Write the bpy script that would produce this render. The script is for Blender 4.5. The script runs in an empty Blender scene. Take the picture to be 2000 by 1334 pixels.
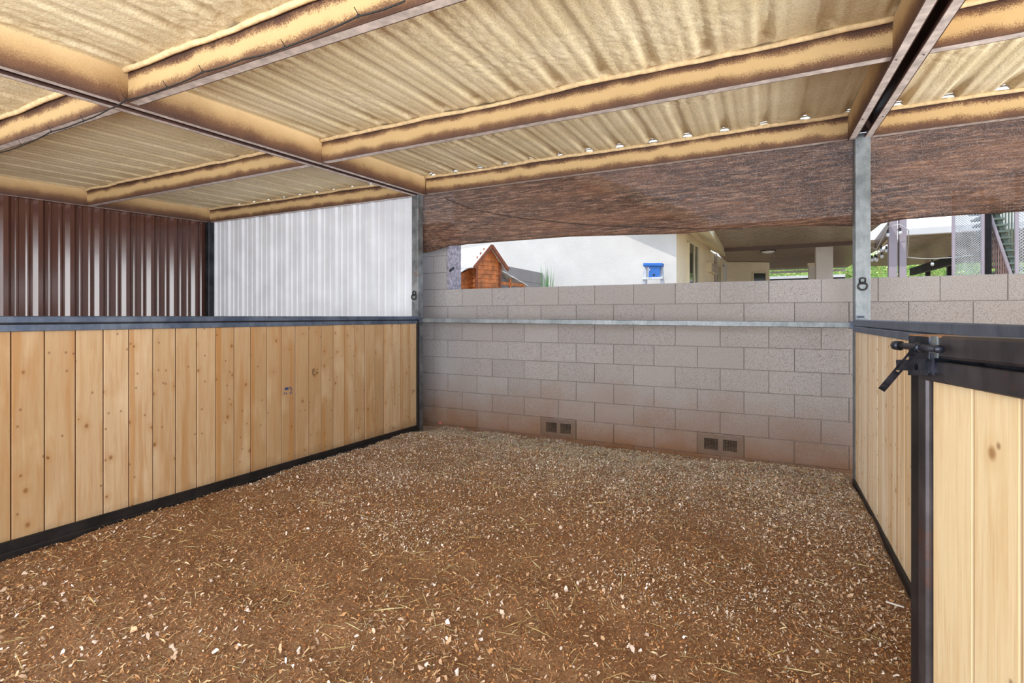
import bpy, math, random
import numpy as np
from mathutils import Vector, Matrix
random.seed(7); rng = np.random.default_rng(7)
sc = bpy.context.scene; col = sc.collection

# ---------------------------------------------------------------- camera, sky, sun, exposure
EYE = 1.28; F = 989.0; HY = 618.0
CAM = Vector((3.382, -4.605, EYE))
AX = Vector((0.8964, -0.4433)); AY = Vector((0.4433, 0.8964))
cam = bpy.data.cameras.new('camera'); camo = bpy.data.objects.new('camera', cam); col.objects.link(camo)
camo.location = CAM; camo.rotation_euler = (math.radians(90), 0, math.atan2(0.4433, 0.8964))
cam.sensor_width = 36.0; cam.lens = 36.0 * F / 2000.0; cam.shift_y = -(667.0 - HY) / 2000.0
cam.clip_start = 0.02; cam.clip_end = 300
sc.camera = camo

w = bpy.data.worlds.new('sky'); sc.world = w; w.use_nodes = True
nt = w.node_tree; nt.nodes.clear()
out = nt.nodes.new('ShaderNodeOutputWorld'); bg = nt.nodes.new('ShaderNodeBackground')
tc = nt.nodes.new('ShaderNodeTexCoord'); sx = nt.nodes.new('ShaderNodeSeparateXYZ'); rp = nt.nodes.new('ShaderNodeValToRGB')
rp.color_ramp.elements[0].position = 0.0; rp.color_ramp.elements[0].color = (0.93, 0.96, 1.0, 1)
rp.color_ramp.elements[1].position = 0.75; rp.color_ramp.elements[1].color = (0.50, 0.70, 1.0, 1)
nt.links.new(tc.outputs['Generated'], sx.inputs[0]); nt.links.new(sx.outputs['Z'], rp.inputs[0])
nt.links.new(rp.outputs[0], bg.inputs['Color']); nt.links.new(bg.outputs[0], out.inputs['Surface'])
bg.inputs['Strength'].default_value = 0.85

sun = bpy.data.lights.new('sun', 'SUN'); suno = bpy.data.objects.new('sun', sun); col.objects.link(suno)
sun.energy = 1.3; sun.angle = math.radians(0.6); sun.color = (1.0, 0.95, 0.87)
suno.rotation_euler = Vector((0.45, 0.50, -1.0)).to_track_quat('-Z', 'Y').to_euler()

def fill_light(name, loc, target, sx, sy, watts, colr, spread=180):
    l = bpy.data.lights.new(name, 'AREA'); o = bpy.data.objects.new(name, l); col.objects.link(o)
    l.shape = 'RECTANGLE'; l.size = sx; l.size_y = sy; l.energy = watts; l.color = colr; l.spread = math.radians(spread)
    o.location = loc; o.rotation_euler = (Vector(target) - Vector(loc)).to_track_quat('-Z', 'Z').to_euler()
# added area light that brightens the stall from its open front
fill_light('front_fill', (2.0, -6.6, 1.3), (2.0, 0, 1.4), 9.0, 2.4, 222, (0.95, 0.98, 1.0))
# and a second added one at the open right side, beyond the neighbouring stall
fill_light('side_fill', (8.6, -1.7, 0.65), (4.0, -2.2, 2.6), 3.6, 1.1, 102, (1.0, 0.99, 0.96), 85)

sc.view_settings.view_transform = 'Standard'; sc.view_settings.look = 'None'
sc.view_settings.gamma = 1.0; sc.view_settings.use_curve_mapping = False
sc.view_settings.exposure = 1.0
sc.cycles.max_bounces = 14; sc.cycles.diffuse_bounces = 8

# ---------------------------------------------------------------- measuring helpers
def ray(x, y):
    r = (x - 1000.0) / F; u = -(y - HY) / F
    return Vector((r * AX.x + AX.y, r * AY.x + AY.y, u))
def at(x, y, X=None, Y=None, Z=None):
    d = ray(x, y)
    if X is not None: t = (X - CAM.x) / d.x
    elif Y is not None: t = (Y - CAM.y) / d.y
    else: t = (Z - CAM.z) / d.z
    return CAM + d * t

# ---------------------------------------------------------------- materials
def lin(c):
    f = lambda v: v / 12.92 if v <= 0.04045 else ((v + 0.055) / 1.055) ** 2.4
    return tuple(f(v / 255.0) for v in c) + (1.0,)
class NT:
    def __init__(s, name):
        s.m = bpy.data.materials.new(name); s.m.use_nodes = True; s.t = s.m.node_tree
        s.b = s.t.nodes['Principled BSDF']; s.out = s.t.nodes['Material Output']
        s.b.inputs['Roughness'].default_value = 0.8
    def n(s, typ, **kw):
        nd = s.t.nodes.new('ShaderNode' + typ)
        for k, v in kw.items(): setattr(nd, k, v)
        return nd
    def l(s, a, b): s.t.links.new(a, b)
    def coord(s, scale=(1, 1, 1), which='Object', rnd=False):
        if which == 'World':
            src = s.n('NewGeometry').outputs['Position']
        else:
            src = s.n('TexCoord').outputs[which]
        mp = s.n('Mapping'); mp.inputs['Scale'].default_value = scale; s.l(src, mp.inputs['Vector'])
        if rnd:
            oi = s.n('ObjectInfo'); mu = s.n('Math', operation='MULTIPLY'); mu.inputs[1].default_value = 57.0
            s.l(oi.outputs['Random'], mu.inputs[0])
            cb = s.n('CombineXYZ'); s.l(mu.outputs[0], cb.inputs[0]); s.l(mu.outputs[0], cb.inputs[2])
            s.l(cb.outputs[0], mp.inputs['Location'])
        return mp.outputs[0]
    def noise(s, vec, scale=5, detail=3, rough=0.5, dist=0.0):
        nd = s.n('TexNoise'); nd.inputs['Scale'].default_value = scale; nd.inputs['Detail'].default_value = detail
        nd.inputs['Roughness'].default_value = rough; nd.inputs['Distortion'].default_value = dist
        s.l(vec, nd.inputs['Vector']); return nd.outputs['Fac']
    def ramp(s, fac, stops, interp='LINEAR'):
        nd = s.n('ValToRGB'); cr = nd.color_ramp; cr.interpolation = interp
        stops = sorted(stops, key=lambda q: q[0])
        while len(cr.elements) < len(stops): cr.elements.new(0.5)
        for e, (p, c) in zip(cr.elements, stops):
            e.position = p; e.color = lin(c) if len(c) == 3 and max(c) > 1.0 else (tuple(c) + (1,))[:4]
        s.l(fac, nd.inputs[0]); return nd.outputs[0]
    def mix(s, fac, a, b, mode='MIX'):
        nd = s.n('MixRGB', blend_type=mode)
        for i, v in ((0, fac), (1, a), (2, b)):
            if isinstance(v, (int, float)): nd.inputs[i].default_value = v
            elif isinstance(v, tuple): nd.inputs[i].default_value = lin(v) if len(v) == 3 else v
            else: s.l(v, nd.inputs[i])
        return nd.outputs[0]
    def math(s, op, a, b=0.0):
        nd = s.n('Math', operation=op)
        for i, v in ((0, a), (1, b)):
            if isinstance(v, (int, float)): nd.inputs[i].default_value = v
            else: s.l(v, nd.inputs[i])
        return nd.outputs[0]
    def rnd(s): return s.n('ObjectInfo').outputs['Random']
    def attr(s, name):
        nd = s.n('Attribute'); nd.attribute_name = name; return nd
    def color(s, c):
        if isinstance(c, tuple): s.b.inputs['Base Color'].default_value = lin(c)
        else: s.l(c, s.b.inputs['Base Color'])
    def bump(s, h, strength=0.4, dist=0.01):
        nd = s.n('Bump'); nd.inputs['Strength'].default_value = strength; nd.inputs['Distance'].default_value = dist
        s.l(h, nd.inputs['Height']); s.l(nd.outputs[0], s.b.inputs['Normal'])
    def rough(s, v):
        if isinstance(v, (int, float)): s.b.inputs['Roughness'].default_value = v
        else: s.l(v, s.b.inputs['Roughness'])
    def metal(s, v): s.b.inputs['Metallic'].default_value = v
BW = lambda p0, p1: [(p0, (0, 0, 0)), (p1, (1, 1, 1))]

def plain(name, c, rough=0.7, metal=0.0, var=0.08, scale=8):
    m = NT(name); v = m.coord()
    f = m.noise(v, scale, 4)
    d = tuple(max(0, x * (1 - var * 2)) for x in c); b = tuple(min(255, x * (1 + var)) for x in c)
    m.color(m.ramp(f, [(0.3, d), (0.7, b)])); m.rough(rough); m.metal(metal)
    return m.m

def mat_block():
    m = NT('concrete_block'); p = m.coord(which='World')
    base = m.ramp(m.rnd(), [(0.0, (151, 148, 149)), (0.5, (156, 153, 154)), (1.0, (161, 159, 160))])
    fine = m.noise(p, 170, 4, 0.7)
    c = m.mix(m.ramp(fine, [(0.38, (255, 255, 255)), (0.47, (0, 0, 0))]), base, (104, 92, 84))
    c = m.mix(m.math('MULTIPLY', m.ramp(fine, BW(0.55, 0.72)), 0.5), c, (200, 188, 178))
    big = m.noise(p, 1.6, 4, 0.6)
    c = m.mix(m.ramp(big, [(0.35, (0, 0, 0)), (0.75, (0.45, 0.45, 0.45))]), c, (154, 145, 140))
    # soil splashed up the foot of the wall
    z = m.n('SeparateXYZ'); m.l(m.n('NewGeometry').outputs['Position'], z.inputs[0])
    h = m.math('SUBTRACT', z.outputs['Z'], m.math('MULTIPLY', m.math('SUBTRACT', m.noise(p, 2.5, 5, 0.65), 0.5), 0.55))
    st = m.n('MapRange'); st.inputs['From Min'].default_value = 0.68; st.inputs['From Max'].default_value = -0.06
    m.l(h, st.inputs['Value'])
    c = m.mix(m.math('MULTIPLY', m.math('POWER', st.outputs[0], 1.15), 1.0), c, (122, 86, 58))
    m.color(c); m.rough(0.95); m.bump(fine, 0.55, 0.004); return m.m

def mat_plank(name, lo, mid, hi, stain=(176, 124, 62), dark=0.5):
    m = NT(name); p = m.coord(which='World'); q = m.coord((1, 1, 0.07), 'World', True)
    base = m.ramp(m.rnd(), [(0.0, lo), (0.5, mid), (1.0, hi)])
    grain = m.noise(q, 42, 5, 0.6, 0.6)
    c = m.mix(m.math('MULTIPLY', m.ramp(grain, BW(0.45, 0.72)), 0.45), base, stain)
    fine = m.noise(m.coord((1, 1, 0.02), 'World', True), 190, 3, 0.6)
    c = m.mix(m.math('MULTIPLY', m.ramp(fine, BW(0.5, 0.75)), 0.28), c, (150, 105, 66))
    # broad honey coloured heartwood streaks along the board
    wide = m.noise(m.coord((1, 1, 0.05), 'World', True), 9, 2, 0.5)
    c = m.mix(m.math('MULTIPLY', m.ramp(wide, BW(0.58, 0.64)), 0.5), c, stain)
    pale = m.noise(m.coord((1, 1, 0.4), 'World', True), 5, 3, 0.5)
    c = m.mix(m.math('MULTIPLY', m.ramp(pale, BW(0.55, 0.75)), 0.35), c, (232, 212, 180))
    # darker heartwood band down one edge of some boards
    g_ = m.n('SeparateXYZ'); m.l(m.n('TexCoord').outputs['Generated'], g_.inputs[0])
    r2 = m.math('FRACT', m.math('MULTIPLY', m.rnd(), 7.31)); wob = m.math('MULTIPLY', m.math('SUBTRACT', m.noise(m.coord((1, 1, 0.3), 'World', True), 6, 3), 0.5), 0.14)
    band = m.math('LESS_THAN', m.math('ADD', g_.outputs['Y'], wob), m.math('SUBTRACT', m.math('MULTIPLY', r2, 0.8), 0.42))
    c = m.mix(m.math('MULTIPLY', band, 0.5), c, (176, 124, 64))
    # knots
    def flat(sz):
        sp = m.n('SeparateXYZ'); m.l(m.coord((1, 1, sz), 'World', True), sp.inputs[0]); cb = m.n('CombineXYZ')
        m.l(sp.outputs['Y'], cb.inputs[0]); m.l(sp.outputs['Z'], cb.inputs[1]); return cb.outputs[0]
    vo = m.n('TexVoronoi', voronoi_dimensions='2D'); vo.inputs['Scale'].default_value = 8.0
    m.l(flat(0.75), vo.inputs['Vector'])
    sel = m.n('SeparateXYZ'); m.l(vo.outputs['Color'], sel.inputs[0])
    vd = m.math('DIVIDE', vo.outputs['Distance'], m.math('ADD', m.math('MULTIPLY', sel.outputs[1], 0.9), 0.45))
    kn = m.ramp(vd, [(0.03, (1, 1, 1)), (0.085, (0, 0, 0))])
    kn = m.math('MULTIPLY', kn, m.math('GREATER_THAN', sel.outputs[0], 0.62))
    c = m.mix(m.math('MULTIPLY', kn, 0.85), c, (110, 66, 32))
    halo = m.math('MULTIPLY', m.ramp(vo.outputs['Distance'], [(0.06, (1, 1, 1)), (0.3, (0, 0, 0))]), m.math('GREATER_THAN', sel.outputs[0], 0.62))
    c = m.mix(m.math('MULTIPLY', halo, 0.3), c, stain)
    v2 = m.n('TexVoronoi', voronoi_dimensions='2D'); v2.inputs['Scale'].default_value = 14.0; m.l(flat(0.8), v2.inputs['Vector'])
    s2 = m.n('SeparateXYZ'); m.l(v2.outputs['Color'], s2.inputs[0])
    k2 = m.math('MULTIPLY', m.ramp(v2.outputs['Distance'], [(0.04, (1, 1, 1)), (0.11, (0, 0, 0))]), m.math('GREATER_THAN', s2.outputs[1], 0.80))
    c = m.mix(m.math('MULTIPLY', k2, 0.65), c, (104, 60, 28))
    c = m.mix(m.ramp(m.attr('h').outputs['Fac'], [(0.0, (1, 1, 1)), (0.9, (0, 0, 0))]), c, (96, 56, 24))
    # grime at the foot of the boards
    z = m.n('SeparateXYZ'); m.l(p, z.inputs[0])
    g = m.math('SUBTRACT', z.outputs['Z'], m.math('MULTIPLY', m.math('SUBTRACT', m.noise(p, 7, 4, 0.7), 0.5), 0.16))
    mr = m.n('MapRange'); mr.inputs['From Min'].default_value = 0.19; mr.inputs['From Max'].default_value = 0.10; m.l(g, mr.inputs['Value'])
    c = m.mix(m.math('MULTIPLY', mr.outputs[0], dark), c, (92, 62, 38))
    m.color(c); m.rough(0.58); m.bump(grain, 0.2, 0.004); return m.m

def mat_steel(name, c, c2, rough=0.42, metal=0.85, scale=6, rust=0.0):
    m = NT(name); p = m.coord(which='World')
    n1 = m.noise(p, scale, 5, 0.65); n2 = m.noise(m.coord((1, 1, 0.25), 'World'), scale * 6, 4, 0.6)
    k = m.mix(m.ramp(n1, BW(0.35, 0.68)), c, c2)
    k = m.mix(m.math('MULTIPLY', m.ramp(n2, BW(0.5, 0.75)), 0.35), k, tuple(x * 0.6 for x in c))
    if rust: k = m.mix(m.math('MULTIPLY', m.ramp(m.noise(p, 9, 5, 0.7), BW(0.56, 0.7)), rust), k, (120, 72, 40))
    m.color(k); m.metal(metal); m.rough(m.math('ADD', m.math('MULTIPLY', n1, 0.3), rough - 0.15)); return m.m

def mat_foam():
    m = NT('spray_foam'); p = m.coord(which='World')
    n1 = m.noise(p, 2.2, 4, 0.6); n2 = m.noise(p, 95, 3, 0.6); n3 = m.noise(m.coord((9, 1.2, 1), 'World'), 3.0, 4, 0.6)
    c = m.ramp(n1, [(0.3, (214, 202, 166)), (0.7, (234, 225, 196))])
    c = m.mix(m.math('MULTIPLY', m.ramp(n3, BW(0.5, 0.75)), 0.35), c, (204, 182, 136))
    c = m.mix(m.math('MULTIPLY', m.ramp(n2, BW(0.52, 0.32)), 0.45), c, (172, 138, 94))
    th = m.attr('thin').outputs['Fac']
    tn = m.math('MULTIPLY', th, m.ramp(m.noise(p, 14, 4, 0.7), BW(0.3, 0.62)))
    c = m.mix(m.math('MULTIPLY', tn, 0.7), c, (134, 102, 68))
    m.color(c); m.rough(0.85); m.bump(m.noise(p, 75, 3, 0.55), 0.55, 0.006); return m.m

def mat_overspray(name, stops):
    m = NT(name); p = m.coord(which='World'); h = m.attr('h').outputs['Fac']
    n = m.noise(p, 150, 4, 0.8); n2 = m.noise(p, 5.5, 4, 0.6)
    hh = m.math('ADD', h, m.math('MULTIPLY', m.math('SUBTRACT', n, 0.5), 0.62))
    hh = m.math('ADD', hh, m.math('MULTIPLY', m.math('SUBTRACT', n2, 0.5), 0.42))
    m.color(m.ramp(hh, stops)); m.rough(0.7); m.bump(n, 0.25, 0.003); return m.m

def mat_cloth():
    m = NT('shade_mesh'); a = m.noise(m.coord((0.3, 1.0, 3.4), 'World'), 20, 5, 0.72, 0.3); b = m.noise(m.coord((1.6, 1, 6), 'World'), 34, 4, 0.75)
    big = m.noise(m.coord((0.35, 0.5, 2.2), 'World'), 2.6, 4, 0.6)
    c = m.ramp(a, [(0.36, (38, 22, 15)), (0.5, (82, 54, 39)), (0.62, (146, 112, 90))])
    c = m.mix(m.math('MULTIPLY', m.ramp(b, BW(0.44, 0.62)), 0.6), c, (62, 38, 28))
    c = m.mix(m.math('MULTIPLY', m.ramp(b, BW(0.44, 0.28)), 0.5), c, (196, 180, 178))
    c = m.mix(m.math('MULTIPLY', m.ramp(big, BW(0.4, 0.68)), 0.35), c, (136, 92, 62))
    m.color(c); m.rough(0.75)
    tr = m.n('BsdfTranslucent'); m.l(c, tr.inputs['Color']); ms = m.n('MixShader'); ms.inputs[0].default_value = 0.18
    m.l(m.b.outputs[0], ms.inputs[1]); m.l(tr.outputs[0], ms.inputs[2])
    tp = m.n('BsdfTransparent'); m2 = m.n('MixShader')
    wv = m.noise(m.coord((1, 1, 3.0), 'World'), 240, 2, 0.5)
    m.l(m.math('MULTIPLY', m.ramp(wv, BW(0.57, 0.68)), 0.35), m2.inputs[0])
    m.l(ms.outputs[0], m2.inputs[1]); m.l(tp.outputs[0], m2.inputs[2]); m.l(m2.outputs[0], m.out.inputs['Surface'])
    m.bump(a, 0.6, 0.012); return m.m

def mat_floor():
    m = NT('bedding'); p = m.coord(which='World')
    a = m.noise(p, 90, 5, 0.75, 0.4); b = m.noise(p, 28, 5, 0.7, 0.6); big = m.noise(p, 1.3, 4, 0.6)
    c = m.ramp(a, [(0.28, (112, 73, 43)), (0.5, (185, 132, 84)), (0.72, (235, 189, 141))])
    c = m.mix(m.math('MULTIPLY', m.ramp(b, BW(0.55, 0.72)), 0.5), c, (223, 182, 139))
    c = m.mix(m.math('MULTIPLY', m.ramp(big, BW(0.45, 0.7)), 0.4), c, (180, 123, 73))
    sp_ = m.n('SeparateXYZ'); m.l(p, sp_.inputs[0]); yy = m.math('ADD', sp_.outputs['Y'], m.math('MULTIPLY', m.math('SUBTRACT', big, 0.5), 2.2))
    mr = m.n('MapRange'); mr.inputs['From Min'].default_value = -2.2; mr.inputs['From Max'].default_value = 0.0; m.l(yy, mr.inputs['Value'])
    c = m.mix(m.math('MULTIPLY', mr.outputs[0], 0.6), c, m.ramp(a, [(0.3, (146, 119, 93)), (0.5, (203, 176, 148)), (0.7, (237, 212, 187))]))
    f = m.noise(p, 260, 3, 0.8); c = m.mix(m.math('MULTIPLY', m.ramp(f, BW(0.5, 0.36)), 0.6), c, (75, 43, 23))
    m.color(c); m.rough(0.95); m.bump(a, 1.0, 0.03); return m.m
def mat_flake():
    m = NT('wood_flake'); at_ = m.attr('tint'); m.l(at_.outputs['Color'], m.b.inputs['Base Color']); m.rough(0.85); return m.m

def mat_stucco(name, c):
    m = NT(name); p = m.coord(which='World'); n = m.noise(p, 55, 5, 0.7); b = m.noise(p, 3, 4, 0.6)
    k = m.ramp(b, [(0.3, tuple(x * 0.95 for x in c)), (0.7, c)]); m.color(k); m.rough(0.95); m.bump(n, 0.6, 0.01); return m.m
def mat_paint(name, c, rough=0.35, spec=0.5):
    m = NT(name); v = m.coord(which='World'); m.color(m.ramp(m.noise(v, 3, 3), [(0.3, tuple(x * 0.93 for x in c)), (0.7, c)])); m.rough(rough); return m.m

M = {}
M['block'] = mat_block(); M['mortar'] = plain('mortar_joint', (146, 137, 132), 0.95)
M['plank'] = mat_plank('pine_board', (176, 144, 104), (186, 156, 118), (200, 172, 136), stain=(168, 116, 58))
M['plank_pale'] = mat_plank('pale_pine_board', (222, 196, 158), (236, 216, 184), (242, 228, 204), (206, 164, 108), 0.1)
M['plank_gate'] = mat_plank('gate_pine_board', (194, 168, 124), (203, 179, 137), (212, 192, 154), (188, 148, 94), 0.1)
M['rail'] = mat_steel('mill_steel', (72, 84, 106), (112, 124, 144), 0.45, 0.5)
M['black_steel'] = mat_steel('black_steel', (28, 27, 28), (50, 46, 46), 0.55, 0.5)
M['gate_steel'] = mat_steel('gate_steel', (62, 60, 66), (92, 88, 92), 0.42, 0.7, 5, 0.35)
M['latch'] = mat_steel('latch_steel', (34, 38, 50), (72, 76, 88), 0.36, 0.75, 30, 0.15)
M['rust'] = plain('rusty_weld', (150, 108, 72), 0.8, 0.2, 0.2, 60)
M['galv'] = mat_steel('galvanised_tube', (102, 108, 112), (146, 153, 158), 0.5, 0.6, 7)
M['post'] = mat_steel('galvanised_post', (76, 80, 84), (146, 150, 154), 0.5, 0.5, 5, 0.4)
M['corner_post'] = mat_steel('dark_corner_post', (30, 32, 36), (60, 64, 70), 0.45, 0.5)
M['brown'] = mat_paint('brown_sheet', (84, 52, 44), 0.16); M['brown'].node_tree.nodes['Principled BSDF'].inputs['Specular IOR Level'].default_value = 0.85
M['white'] = mat_paint('white_sheet', (222, 227, 236), 0.35)
M['screw'] = plain('screw_head', (120, 112, 110), 0.4, 0.6)
M['foam'] = mat_foam()
M['bead'] = plain('foam_bead', (224, 200, 158), 0.8, 0, 0.06, 30)
M['purlin'] = mat_overspray('oversprayed_purlin', [(0.03, (82, 56, 46)), (0.2, (118, 86, 60)), (0.34, (196, 168, 122)), (0.60, (204, 176, 130)), (0.70, (124, 92, 66)), (0.82, (70, 46, 38))])
M['rafter'] = mat_overspray('oversprayed_rafter', [(0.05, (74, 48, 40)), (0.3, (112, 80, 56)), (0.6, (182, 152, 110)), (0.95, (210, 184, 142))])
M['flange'] = plain('pale_flange', (212, 202, 198), 0.55, 0.2, 0.08, 20)  # one even pale colour for the flanges
M['inner'] = plain('brown_primer', (84, 58, 52), 0.5, 0.2, 0.1, 10)
M['cloth'] = mat_cloth()
M['fold_dark'] = plain('fold_shade_dark', (48, 36, 34), 0.8)
M['floor'] = mat_floor(); M['flake'] = mat_flake()
M['yard'] = plain('dry_yard', (196, 170, 140), 0.95, 0, 0.1, 4)
M['stucco'] = mat_stucco('cream_stucco', (229, 225, 219)); M['stucco_bright'] = mat_stucco('brightened_stucco', (242, 230, 202))  # second one: same stucco with light added to its colour, for shaded sides
M['trim_cream'] = mat_paint('cream_trim', (232, 222, 190), 0.5)
M['glass'] = mat_paint('dark_window_glass', (38, 52, 44), 0.08)
M['soffit'] = mat_paint('bronze_panel', (150, 132, 112), 0.35)
M['beam_brown'] = mat_paint('brown_beam', (112, 92, 84), 0.5)
M['grey_wood'] = plain('weathered_paint', (150, 144, 156), 0.85, 0, 0.15, 30)
M['coop'] = plain('stained_fir', (196, 116, 60), 0.6, 0, 0.14, 12); M['coop_dark'] = plain('stained_trim', (140, 76, 44), 0.6, 0, 0.1, 12)
M['coop_roof'] = plain('pale_roofing', (226, 222, 216), 0.8); M['lead'] = plain('dark_edge', (92, 82, 78), 0.8)
M['blue'] = mat_paint('blue_plastic', (30, 110, 200), 0.4); M['alu'] = plain('aluminium', (200, 204, 210), 0.4, 0.4)
M['white_paint'] = mat_paint('white_paint', (232, 230, 228), 0.5); M['mauve'] = mat_paint('mauve_steel', (176, 164, 172), 0.5)
M['bulb'] = mat_paint('bulb_glass', (236, 238, 240), 0.15); M['black'] = plain('black_plastic', (26, 26, 28), 0.5)
M['green'] = plain('leaf_green', (120, 150, 70), 0.8, 0, 0.3, 30); M['leaf'] = plain('sunlit_leaf', (176, 186, 110), 0.8, 0, 0.3, 3)
M['blade'] = plain('grass_blade', (96, 150, 84), 0.7, 0, 0.2, 8)
M['stair'] = plain('green_grey_stair', (110, 124, 112), 0.6, 0.1); M['rose'] = plain('primer_red', (150, 118, 112), 0.6)
M['ink_blue'] = plain('blue_ink', (52, 78, 140), 0.8); M['ink_black'] = plain('black_ink', (42, 36, 34), 0.8); M['pink'] = plain('pink_paint', (206, 108, 98), 0.9)
M['wire_mesh'] = plain('wire_mesh', (120, 100, 84), 0.6, 0.4); M['void'] = plain('vent_void', (40, 28, 20), 0.95)
M['louvre'] = plain('pink_grey_louvre', (190, 176, 170), 0.7)

# ---------------------------------------------------------------- mesh helpers
def link(o, parent=None):
    col.objects.link(o)
    if parent is not None: o.parent = parent
    return o
def tag(o, label=None, cat=None, group=None, kind=None):
    if label: o['label'] = label
    if cat: o['category'] = cat
    if group: o['group'] = group
    if kind: o['kind'] = kind
    return o
def thing(name, label, cat, loc=(0, 0, 0), group=None, kind=None):
    o = bpy.data.objects.new(name, None); o.location = loc; o.empty_display_size = 0.1
    link(o); return tag(o, label, cat, group, kind)
class MB:
    def __init__(s): s.v = []; s.f = []; s.mi = []; s.h = []
    def add(s, vs, fs, mi=0, h=None):
        n = len(s.v); s.v += [tuple(v) for v in vs]; s.f += [tuple(i + n for i in f) for f in fs]
        s.mi += list(mi) if isinstance(mi, (list, tuple)) else [mi] * len(fs)
        s.h += list(h) if h is not None else [0.5] * len(vs)
        return s
    def box(s, lo, hi, mi=0):
        x0, y0, z0 = lo; x1, y1, z1 = hi
        return s.add([(x0, y0, z0), (x1, y0, z0), (x1, y1, z0), (x0, y1, z0), (x0, y0, z1), (x1, y0, z1), (x1, y1, z1), (x0, y1, z1)],
                     [(3, 2, 1, 0), (4, 5, 6, 7), (0, 1, 5, 4), (1, 2, 6, 5), (2, 3, 7, 6), (3, 0, 4, 7)], mi)
    def bar(s, p0, p1, w, h, up=(0, 0, 1), ch=0.0, mi=0):
        """rectangular bar p0->p1; w sideways, h along up; ch chamfers the long edges"""
        p0 = Vector(p0); p1 = Vector(p1); d = (p1 - p0).normalized(); up = Vector(up)
        side = d.cross(up).normalized(); up = side.cross(d).normalized()
        a, b = w / 2, h / 2
        if ch: pr = [(-a + ch, -b), (a - ch, -b), (a, -b + ch), (a, b - ch), (a - ch, b), (-a + ch, b), (-a, b - ch), (-a, -b + ch)]
        else: pr = [(-a, -b), (a, -b), (a, b), (-a, b)]
        n = len(pr); vs = [p + side * u + up * v for p in (p0, p1) for u, v in pr]
        fs = [(i, (i + 1) % n, (i + 1) % n + n, i + n) for i in range(n)] + [tuple(range(n))[::-1], tuple(range(n, 2 * n))]
        return s.add(vs, fs, mi)
    def tube(s, pts, r, n=8, mi=0, closed=False):
        pts = [Vector(p) for p in pts]; m = len(pts); vs = []
        for i, p in enumerate(pts):
            if closed: d = pts[(i + 1) % m] - pts[i - 1]
            else: d = pts[min(i + 1, m - 1)] - pts[max(i - 1, 0)]
            d = d.normalized(); a = d.cross(Vector((0.13, 0.31, 0.94))).normalized(); b = d.cross(a)
            rr = r[i] if isinstance(r, (list, tuple)) else r
            vs += [p + (a * math.cos(k * 2 * math.pi / n) + b * math.sin(k * 2 * math.pi / n)) * rr for k in range(n)]
        fs = []
        for i in range(m if closed else m - 1):
            j = (i + 1) % m
            fs += [(i * n + k, i * n + (k + 1) % n, j * n + (k + 1) % n, j * n + k) for k in range(n)]
        if not closed: fs += [tuple(range(n)), tuple(range((m - 1) * n, m * n))[::-1]]
        return s.add(vs, fs, mi)
    def prism(s, prof, p0, p1, ax0, ax1, mi=0, h=None):
        """closed 2-D profile (u,v) swept p0->p1 with axes ax0 (u) and ax1 (v)"""
        p0 = Vector(p0); p1 = Vector(p1); a = Vector(ax0); b = Vector(ax1); n = len(prof)
        vs = [p + a * u + b * v for p in (p0, p1) for u, v in prof]
        fs = [(i, (i + 1) % n, (i + 1) % n + n, i + n) for i in range(n)] + [tuple(range(n))[::-1], tuple(range(n, 2 * n))]
        return s.add(vs, fs, mi, (list(h) * 2) if h is not None else None)
    def sphere(s, c, r, n=10, m=7, sc_=(1, 1, 1), mi=0):
        vs = []; fs = []
        for i in range(m + 1):
            t = math.pi * i / m
            for k in range(n):
                a = 2 * math.pi * k / n
                vs.append((c[0] + r * sc_[0] * math.sin(t) * math.cos(a), c[1] + r * sc_[1] * math.sin(t) * math.sin(a), c[2] + r * sc_[2] * math.cos(t)))
        for i in range(m): fs += [(i * n + k, (i + 1) * n + k, (i + 1) * n + (k + 1) % n, i * n + (k + 1) % n) for k in range(n)]
        return s.add(vs, fs, mi)
    def build(s, name, mats, parent=None, smooth=False, origin=None):
        import bmesh
        me = bpy.data.meshes.new(name); me.from_pydata(s.v, [], s.f)
        for m_ in (mats if isinstance(mats, (list, tuple)) else [mats]): me.materials.append(m_)
        me.polygons.foreach_set('material_index', s.mi)
        at_ = me.attributes.new('h', 'FLOAT', 'POINT'); at_.data.foreach_set('value', s.h)
        bm = bmesh.new(); bm.from_mesh(me); bmesh.ops.recalc_face_normals(bm, faces=bm.faces); bm.to_mesh(me); bm.free()
        if smooth: me.polygons.foreach_set('use_smooth', [True] * len(me.polygons))
        o = bpy.data.objects.new(name, me); link(o, parent)
        if parent is not None:   # parts are measured in world space; their things stand at real spots
            o.matrix_parent_inverse = parent_world(parent).inverted()
        return o
def parent_world(o):
    m = Matrix.LocRotScale(o.location, o.rotation_euler, o.scale)
    return (parent_world(o.parent) @ o.matrix_parent_inverse @ m) if o.parent else m
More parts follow.
